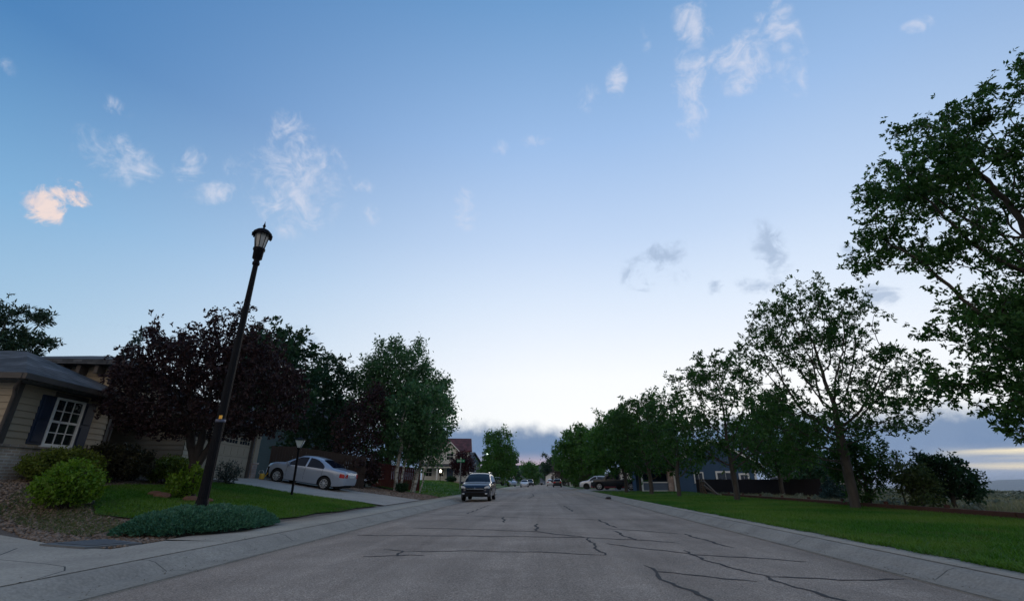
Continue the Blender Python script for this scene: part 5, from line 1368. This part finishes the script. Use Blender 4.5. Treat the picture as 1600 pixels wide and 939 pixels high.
# stones ringing the purple tree
for k, (dx, dy, s, lab) in enumerate([(-.62, -.42, .17, 'leftmost reddish edging stone in front of the purple tree trunk'), (-.30, -.55, .20, 'reddish edging stone left of the lamp post at the purple tree'), (.42, -.40, .19, 'reddish edging stone just right of the lamp post at the purple tree'), (.70, -.15, .15, 'rightmost reddish edging stone by the purple tree')]):
    bm = bmesh.new(); bmesh.ops.create_icosphere(bm, subdivisions=2, radius=1)
    rs = random.Random(k)
    for v in bm.verts: v.co *= 1 + rs.uniform(-.10, .10); v.co.x *= s * 1.25; v.co.y *= s * .8; v.co.z *= s * .55
    me = bpy.data.meshes.new('edging_stone'); bm.to_mesh(me); bm.free()
    o = link('edging_stone', me, MATS.get('red_stone') or mat('red_stone', (.17, .085, .06), .9, (.11, .06, .045), 6, .5, bump=.5)); x, y = -9.95 + dx, 13.5 + dy
    o.location = (x, y, hz(x, y) + .05); props(o, lab, 'stone', 'stones ringing the purple tree')
# dark clump in the right gutter
bm = bmesh.new(); bmesh.ops.create_icosphere(bm, subdivisions=2, radius=1); rs = random.Random(9)
for v in bm.verts: v.co *= 1 + rs.uniform(-.22, .22); v.co.x *= .20; v.co.y *= .3; v.co.z *= .10
me = bpy.data.meshes.new('leaf_clump'); bm.to_mesh(me); bm.free(); o = link('leaf_clump', me, M_TAR); o.location = (4.35, 33, .07); props(o, 'small dark clump of wet leaves in the right gutter', 'debris')
ub = thing('utility_pedestal', 'small white utility pedestal standing at the far right kerb', 'utility box', (6.2, 104, .13))
m = MB(); m.box(-.3, .3, -.25, .25, 0, 1.25); m.build('cabinet', M_WHITE, ub, bevel=.03)
m = MB(); m.box(-.33, .33, -.28, .28, 1.25, 1.33); m.build('lid', M_WHITE, ub, bevel=.02)
bx_ = thing('wooden_crate', 'tan wooden crate on the verge behind the oncoming car', 'crate', (-5.7, 39.5, .15))
for k in range(4):
    m = MB(); m.box(-.5, .5, -.42, -.39, .04 + k * .22, .22 + k * .22); m.box(-.5, .5, .39, .42, .04 + k * .22, .22 + k * .22); m.box(-.5, -.47, -.39, .39, .04 + k * .22, .22 + k * .22); m.box(.47, .5, -.39, .39, .04 + k * .22, .22 + k * .22); m.build('slat_row', M_RAILW, bx_)['kind'] = 'stuff'
for sx in (-.46, .46):
    for sy in (-.37, .37):
        m = MB(); m.box(sx - .03, sx + .03, sy - .02, sy + .02, 0, .95); m.build('corner_post', M_RAILW, bx_)

# ------------------------------------------------------------------ vehicles (local: +x is the front)
M_TYRE = mat('tyre', (.012, .012, .012), .9)
M_RIM = mat('alloy', (.50, .51, .52), .35, metal=.6)
M_UNDER = mat('underbody', (.008, .008, .008), .9)
M_CGLASS = glass_mat('car_glass', (.006, .010, .020), .04, .22)
M_TAIL = mat('tail_light', (.42, .015, .015), .25)
M_HEAD = mat('head_light', (.62, .64, .66), .15)
M_AMBER = mat('turn_signal', (.75, .30, .05), .3)
M_PLATE = mat('plate', (.62, .64, .62), .5)
M_BLKPL = mat('black_plastic', (.008, .008, .009), .8, spec=.15)
M_CHROME = mat('chrome', (.65, .65, .66), .12, metal=1)
def paint(name, c, metal=.35):
    return MATS.get(name) or mat(name, c, .32, metal=metal, coat=.6, spec=.4)
def interp(x, P): return float(np.interp(x, [p[0] for p in P], [p[1] for p in P]))

class Car:
    def __init__(s, sp): s.__dict__.update(sp)
    def top(s, x): return interp(x, s.TOP)
    def belt(s, x): return min(interp(x, s.BELT), s.top(x) - .015)
    def hw(s, x): return interp(x, s.HW)
    def zb(s, x):
        z = interp(x, s.BOT)
        for xw in s.WX:
            d = abs(x - xw); Ra = s.RW + .065
            if d < Ra: z = max(z, s.RW + math.sqrt(Ra * Ra - d * d))
        return z
    def sec(s, x):
        w, zb, be, zt = s.hw(x), s.zb(x), s.belt(x), s.top(x)
        zb = min(zb, be - .08)
        dz = zt - be
        wr = w * .955 - s.TUM * dz
        zl = interp(x, s.BOT)
        def side(z):
            q = min(1, max(0, (z - zl) / max(.05, be - zl)))
            return w * (.93 + .07 * math.sin(min(1, q / .62) * math.pi / 2)) - (w * .03 * max(0, (q - .62) / .38) ** 2)
        P = []
        for k in (0, .12, .3, .5, .7, .88): z = zb + (be - .03 - zb) * k; P.append((side(z), z))
        P += [(w * .965, be - .02), (w * .955, be)]
        r = min(.07, dz * .45)
        P += [(wr + s.TUM * r * 1.05, zt - r - .0), (wr - .02, zt - r * .45), (wr * .90 - .02, zt - r * .10), (wr * .5, zt + .012 * min(1, dz * 5)), (0, zt + .02 * min(1, dz * 5))]
        return P
    def side_y(s, x, z):
        P = s.sec(x)
        zs = [p[1] for p in P[:10]]; ys = [p[0] for p in P[:10]]
        return float(np.interp(z, zs, ys))
    def top_z(s, x, y):
        P = s.sec(x)[8:][::-1]
        return float(np.interp(abs(y), [p[0] for p in P], [p[1] for p in P]))

def side_patch(c, xs, lo, hi, sgn, off=.006, rows=5):
    m = MB(); n = len(xs); vs = []
    for x in xs:
        a, b = lo(x), max(lo(x) + .004, hi(x))
        for k in range(rows + 1):
            z = a + (b - a) * k / rows; vs.append((x, sgn * (c.side_y(x, z) + off), z))
    r = rows + 1
    fs = []
    for i in range(n - 1):
        for k in range(rows):
            f = [i * r + k, (i + 1) * r + k, (i + 1) * r + k + 1, i * r + k + 1]
            fs.append(f if sgn < 0 else f[::-1])
    m.add(vs, fs, True); return m
def top_patch(c, xs, ymax, off=(.006, .006), n=10):
    m = MB(); vs = []
    for x in xs:
        w = ymax(x)
        for k in range(n + 1):
            y = -w + 2 * w * k / n; vs.append((x + off[0], y, c.top_z(x, y) + off[1]))
    r = n + 1
    m.add(vs, [[i * r + k, (i + 1) * r + k, (i + 1) * r + k + 1, i * r + k + 1] for i in range(len(xs) - 1) for k in range(n)], True); return m

def car(name, label, cat, loc, rotz, spec, pm, group=None, tilt=0.0, detail=True):
    c = Car(spec); t = thing(name, label, cat, loc, 0, group)
    t.rotation_mode = 'XYZ'; t.rotation_euler = (0, tilt, rotz)
    x0, x1 = c.TOP[0][0], c.TOP[-1][0]
    xs = set(np.round(np.linspace(x0, x1, 44), 4))
    for P in (c.TOP, c.HW): xs |= {round(p[0], 4) for p in P}
    Ra = c.RW + .065
    for xw in c.WX:
        xs |= {round(xw + Ra * math.cos(a), 4) for a in np.linspace(0, math.pi, 15)} | {round(xw - Ra - .003, 4), round(xw + Ra + .003, 4)}
    xs = sorted(x for x in xs if x0 <= x <= x1)
    m = MB(); vs = []
    for x in xs:
        P = c.sec(x); vs += [(x, -p[0], p[1]) for p in P] + [(x, p[0], p[1]) for p in P[:-1][::-1]]
    r = 2 * len(c.sec(xs[0])) - 1
    m.add(vs, [[i * r + k, (i + 1) * r + k, (i + 1) * r + k + 1, i * r + k + 1] for i in range(len(xs) - 1) for k in range(r - 1)], True)
    m.add(vs[:r], [list(range(r))]); m.add(vs[-r:], [list(range(r))[::-1]])
    m.build('body', pm, t, sharp=38)
    m = MB(); zz = c.BOT[len(c.BOT) // 2][1]
    m.box(x0 + .25, x1 - .25, -c.hw(0) * .86, c.hw(0) * .86, zz - .02, c.belt(0) - .25); m.build('underbody', M_UNDER, t)
    # wheels
    tr_ = c.RW
    for xw in c.WX:
        for sg in (-1, 1):
            yw = sg * (c.hw(xw) - .125)
            wo = MB(); prof = [(tr_ * .62, -.09), (tr_ * .95, -.10), (tr_, -.07), (tr_, .07), (tr_ * .95, .10), (tr_ * .62, .09)]
            wo.lathe(prof, 26, c=(xw, yw, tr_), axis='y'); wo.lathe([(tr_ * .62, .0), (0, .0)], 20, c=(xw, yw, tr_), axis='y')
            w = wo.build('wheel', M_TYRE, t)
            if detail:
                ri = MB(); yo = yw + sg * .088
                ri.lathe([(tr_ * .66, 0), (tr_ * .60, sg * .012), (tr_ * .55, -sg * .01)], 26, c=(xw, yo, tr_), axis='y')
                for k in range(c.SPK):
                    a = 2 * math.pi * k / c.SPK
                    ri.bar((xw + .05 * math.cos(a), yo + sg * .004, tr_ + .05 * math.sin(a)), (xw + tr_ * .58 * math.cos(a), yo - sg * .002, tr_ + tr_ * .58 * math.sin(a)), .03, .065 if c.SPK < 8 else .045, up=(-math.sin(a), 0, math.cos(a)))
                ri.lathe([(.07, -sg * .01), (.06, sg * .022), (0, sg * .026)], 16, c=(xw, yo, tr_), axis='y')
                ri.build('rim', M_RIM, w)
    # glass
    for (xa, xb, up) in c.DLO:
        for sg in (-1, 1):
            xx = np.linspace(xa, xb, 13)
            side_patch(c, xx, lambda x: c.belt(x) + .012, lambda x: min(interp(x, up), c.top(x) - .07), sg).build('side_window', M_CGLASS, t)
    wa, wb = c.WS
    top_patch(c, np.linspace(wa, wb, 8), lambda x: c.sec(x)[9][0] * .985).build('windscreen', M_CGLASS, t)
    ra, rb = c.RG
    if c.RGTOP:
        top_patch(c, np.linspace(ra, rb, 8), lambda x: c.sec(x)[9][0] * .96, (-.006, .006)).build('rear_window', M_CGLASS, t)
    # mirrors
    for sg in (-1, 1):
        xm = c.MX; m = MB(); y = c.side_y(xm, c.belt(xm) - .01)
        a, b = sorted((sg * (y + .03), sg * (y + .21))); m.box(xm - .05, xm + .07, a, b, c.belt(xm) + .0, c.belt(xm) + .14)
        m.bar((xm, sg * (y - .03), c.belt(xm) + .02), (xm, sg * (y + .06), c.belt(xm) + .05), .05, .04); m.build('mirror', pm if c.MIRP else M_BLKPL, t, bevel=.02)
    # lamps
    for sg in (-1, 1):
        a, b, zl, zh = c.HL; side_patch(c, np.linspace(a, b, 7), lambda x: zl + (x1 - x) * .06, lambda x: zh + (x1 - x) * .12, sg, .008, 3).build('headlight', M_HEAD, t)
        a, b, zl, zh = c.TL; side_patch(c, np.linspace(a, b, 7), lambda x: zl, lambda x: zh, sg, .008, 3).build('tail_light', M_TAIL, t)
        yE = c.hw(x0); m = MB(); q = sorted((sg * yE * .99, sg * yE * c.TLY)); m.box(x0 - .012, x0 + .02, q[0], q[1], zl, zh); m.build('tail_light', M_TAIL, t)
        if detail and c.AMB:
            a, b, zl, zh = c.AMB; side_patch(c, np.linspace(a, b, 4), lambda x: zl, lambda x: zh, sg, .011, 2).build('turn_signal', M_AMBER, t)
    if detail:
        m = MB(); m.box(x0 - .02, x0 + .01, -.26, .26, c.PZ, c.PZ + .14); m.build('licence_plate', M_PLATE, t)
        # door seams and handles
        for xs_ in c.SEAM:
            for sg in (-1, 1):
                m = side_patch(c, np.array([xs_ - .006, xs_ + .006]), lambda x: interp(x, c.BOT) + .14, lambda x: c.belt(x) - .005, sg, .003, 8); m.build('door_seam', M_UNDER, t)
        for xh in c.HND:
            for sg in (-1, 1):
                side_patch(c, np.linspace(xh - .09, xh + .09, 4), lambda x: c.belt(x) - .13, lambda x: c.belt(x) - .09, sg, .018, 2).build('door_handle', pm, t)
        for sg in (-1, 1):
            side_patch(c, np.linspace(c.WX[1] + Ra + .03, c.WX[0] - Ra - .03, 10), lambda x: .50, lambda x: .545, sg, .012, 2).build('rub_strip', pm if c.MIRP else M_BLKPL, t)
    return t, c

SEDAN = dict(TOP=[(-2.19, .74), (-2.17, .90), (-2.10, .985), (-1.95, 1.015), (-1.50, 1.045), (-1.1, 1.23), (-.75, 1.37), (-.4, 1.425), (0.0, 1.44), (.35, 1.405), (.7, 1.235), (1.12, .985), (1.6, .93), (1.95, .83), (2.12, .70), (2.19, .55)],
    BELT=[(-2.19, .70), (-2.1, .88), (-1.5, .945), (-.5, .935), (.6, .905), (1.1, .89), (1.6, .85), (1.95, .74), (2.12, .62), (2.19, .48)],
    HW=[(-2.19, .60), (-2.13, .72), (-1.98, .795), (-1.7, .845), (-1.2, .865), (1.3, .867), (1.7, .82), (1.95, .69), (2.1, .52), (2.19, .34)],
    BOT=[(-2.19, .36), (-2.0, .30), (-1.6, .24), (0, .22), (1.7, .22), (2.0, .22), (2.19, .26)], WX=(1.30, -1.21), RW=.312, TUM=.52, SPK=9,
    DLO=[(-.04, .86, [(-.04, 1.365), (.2, 1.37), (.42, 1.31), (.86, 1.0)]), (-1.02, -.13, [(-1.02, 1.06), (-.85, 1.19), (-.6, 1.30), (-.35, 1.35), (-.13, 1.362)])],
    WS=(1.08, .38), RG=(-.80, -1.46), RGTOP=True, MX=.80, MIRP=True, HL=(1.86, 2.14, .58, .70), TL=(-2.17, -1.90, .68, .86), TLY=.84, AMB=(2.02, 2.12, .56, .64), PZ=.70, SEAM=(.86, -.085, -1.0), HND=(.05, -.80))
CROSS = dict(TOP=[(-2.2, .85), (-2.16, 1.05), (-2.05, 1.28), (-1.85, 1.52), (-1.6, 1.60), (-.8, 1.65), (0, 1.655), (.35, 1.61), (.75, 1.38), (1.12, 1.12), (1.3, 1.07), (1.8, 1.01), (2.05, .92), (2.17, .80), (2.22, .62)],
    BELT=[(-2.2, .80), (-2.1, 1.0), (-1.6, 1.08), (-.5, 1.05), (.6, 1.01), (1.2, .98), (1.7, .93), (2.0, .86), (2.15, .76), (2.22, .56)],
    HW=[(-2.2, .70), (-2.1, .80), (-1.8, .87), (-1.2, .895), (1.3, .90), (1.8, .875), (2.02, .82), (2.15, .74), (2.22, .66)],
    BOT=[(-2.2, .42), (-1.9, .34), (0, .28), (1.8, .28), (2.22, .30)], WX=(1.33, -1.28), RW=.355, TUM=.36, SPK=5,
    DLO=[(-.02, .92, [(-.02, 1.53), (.2, 1.53), (.45, 1.46), (.92, 1.13)]), (-1.02, -.1, [(-1.02, 1.50), (-.1, 1.53)]), (-1.75, -1.1, [(-1.75, 1.25), (-1.5, 1.44), (-1.1, 1.49)])],
    WS=(1.08, .40), RG=(-1.9, -2.1), RGTOP=True, MX=.86, MIRP=True, HL=(1.90, 2.18, .74, .86), TL=(-2.16, -1.9, .82, 1.05), TLY=.6, AMB=None, PZ=.80, SEAM=(.95, -.06, -1.08), HND=(.10, -.85))
PICK = dict(TOP=[(-2.8, 1.02), (-2.74, 1.12), (-.62, 1.14), (-.56, 1.80), (-.3, 1.86), (.5, 1.87), (.75, 1.83), (1.25, 1.32), (1.5, 1.25), (2.4, 1.17), (2.62, 1.05), (2.7, .85)],
    BELT=[(-2.8, .98), (-2.7, 1.08), (-.6, 1.10), (.8, 1.16), (1.3, 1.15), (2.3, 1.08), (2.6, .95), (2.7, .78)],
    HW=[(-2.8, .90), (-2.7, .93), (-1, .96), (1.5, .97), (2.4, .94), (2.62, .86), (2.7, .78)],
    BOT=[(-2.8, .55), (0, .42), (2.7, .42)], WX=(1.75, -1.75), RW=.40, TUM=.22, SPK=6,
    DLO=[(.1, .95, [(.1, 1.73), (.5, 1.73), (.95, 1.45)]), (-.45, .02, [(-.45, 1.72), (.02, 1.73)])],
    WS=(1.22, .82), RG=(-.56, -.5), RGTOP=False, MX=.95, MIRP=False, HL=(2.42, 2.64, .85, 1.0), TL=(-2.78, -2.62, .80, 1.05), TLY=.8, AMB=None, PZ=.62, SEAM=(1.0, .06, -.5), HND=(.2, -.35))
silver, sc_ = car('sedan', 'silver four-door sedan parked on the sloping driveway facing the garage', 'car', (-11.72, 24.3, .84), R(180 - 5), SEDAN, paint('silver_paint', (.37, .41, .475), .35), tilt=0)
silver.rotation_euler = Matrix.Rotation(R(180 - 5), 3, 'Z').to_euler()
# nose up the slope
silver.rotation_euler = (Matrix.Rotation(R(177), 3, 'Z') @ Matrix.Rotation(-math.atan(.146), 3, 'Y')).to_euler()
suv, cc = car('crossover', 'dark blue crossover car driving towards the viewer along the left kerb', 'car', (-3.74, 30.0, .03), R(-90), CROSS, paint('navy_paint', (.006, .009, .024), .3))
suv.scale = (.97, .97, .91)
def suv_front(t, c):
    x1 = 2.225
    def fp(name, m_, pts, proud=.0, th=.03):
        mb = MB(); lo = [(x1 + proud, y, z) for y, z in pts]; n = len(lo)
        bk = [(x1 - th, y, z) for y, z in pts]
        mb.add(lo + bk, [list(range(n)), list(range(n, 2 * n))[::-1]] + [[i, (i + 1) % n, n + (i + 1) % n, n + i] for i in range(n)]); return mb.build(name, m_, t)
    fp('bumper', M_BLKPL, [(-.70, .30), (.70, .30), (.72, .46), (.60, .50), (-.60, .50), (-.72, .46)], .02, .25)
    g = fp('grille', M_BLKPL, [(-.50, .56), (.50, .56), (.56, .78), (-.56, .78)], .012, .2)
    mb = MB(); mb.box(x1 + .012, x1 + .028, -.52, .52, .70, .73); mb.build('grille_bar', M_CHROME, g)
    mb = MB(); mb.lathe([(.09, 0), (.075, .02), (0, .024)], 20, c=(x1 + .03, 0, .715), axis='y'); o = mb.build('emblem', M_CHROME, g)
    o.rotation_euler = (0, 0, 0)
    for s in (-1, 1):
        pts = [(s * .55, .74), (s * .80, .78), (s * .84, .88), (s * .58, .84)]
        if s < 0: pts = pts[::-1]
        fp('headlight', M_HEAD, pts, -.012, .20)
        mb = MB(); mb.lathe([(0, -.05), (.07, -.02), (.075, .03), (0, .04)], 14, c=(x1 - .0, s * .66, .44)); mb.build('fog_light', M_HEAD, t)
    for s in (-1, 1):
        mb = MB(); mb.tube([(.35, s * .60, 1.665), (.2, s * .615, 1.70), (-1.4, s * .60, 1.69), (-1.6, s * .59, 1.64)], .022, 8); mb.build('roof_rail', M_CHROME, t)
suv_front(suv, cc)
# parked vehicles farther off; x, y, heading, shape, paint, label
PK = 'vehicles parked far down the street'
for nm, cat, spec, pn, pc, x, y, h, lab in [
    ('parked_car', 'car', CROSS, 'black_paint', (.012, .014, .018), -5.35, 45, -90, 'dark wagon parked at the left kerb right behind the oncoming blue car'),
    ('parked_car', 'car', SEDAN, 'white_paint', (.62, .63, .65), -3.5, 104, -90, 'white car facing the viewer at the far left kerb'),
    ('parked_car', 'car', CROSS, 'lightblue_paint', (.33, .38, .45), -6.6, 100, -60, 'pale blue-grey car parked off the street left of the far white car'),
    ('parked_car', 'car', SEDAN, 'grey_paint', (.16, .17, .19), -8.9, 98, 180, 'grey car parked broadside under the rounded green tree'),
    ('parked_car', 'car', CROSS, 'black_paint', (.012, .014, .018), -2.9, 128, -90, 'black car parked right behind the far white car'),
    ('parked_car', 'car', SEDAN, 'grey_paint', (.16, .17, .19), -1.2, 165, 0, 'grey car standing broadside where the street ends'),
    ('parked_van', 'van', CROSS, 'white_paint', (.62, .63, .65), 2.3, 128, 90, 'white van seen from behind at the far right kerb'),
    ('parked_car', 'car', CROSS, 'black_paint', (.012, .014, .018), 3.3, 103, 90, 'black crossover parked at the right kerb next to the white van'),
    ('parked_car', 'car', CROSS, 'white_paint', (.62, .63, .65), 7.3, 65.5, 170, 'white crossover parked on the driveway behind the dark pickup'),
    ('parked_car', 'car', SEDAN, 'maroon_paint', (.22, .035, .04), 8.3, 61.8, 172, 'dark red car parked between the white crossover and the pickup'),
    ('parked_van', 'van', CROSS, 'rust_paint', (.30, .07, .05), 9.9, 91, 175, 'rusty red van standing far right behind the white pedestal')]:
    car(nm, lab, cat, (x, y, hz(x, y) if abs(x) > 5 else .03), R(h), spec, paint(pn, pc, .3), PK, detail=False)
car('pickup', 'black pickup truck parked on the right driveway under the trees', 'pickup', (8.5, 57.6, .17), R(168), PICK, paint('black_paint', (.012, .014, .018), .3), PK)

# ------------------------------------------------------------------ air
def haze():
    m, nt, out = nt_new('air')
    v = nt.nodes.new('ShaderNodeVolumePrincipled'); v.inputs['Density'].default_value = HAZE
    v.inputs['Color'].default_value = (.80, .86, .95, 1); v.inputs['Anisotropy'].default_value = .2
    nt.links.new(v.outputs[0], out.inputs['Volume'])
    mb = MB(); mb.box(-9100, 9100, -9100, 11000, -125, 64); o = mb.build('haze', m); o['kind'] = 'stuff'
    props(o, 'thin evening air that turns the far mountains pale blue', 'haze')
HAZE = 7e-5
haze()
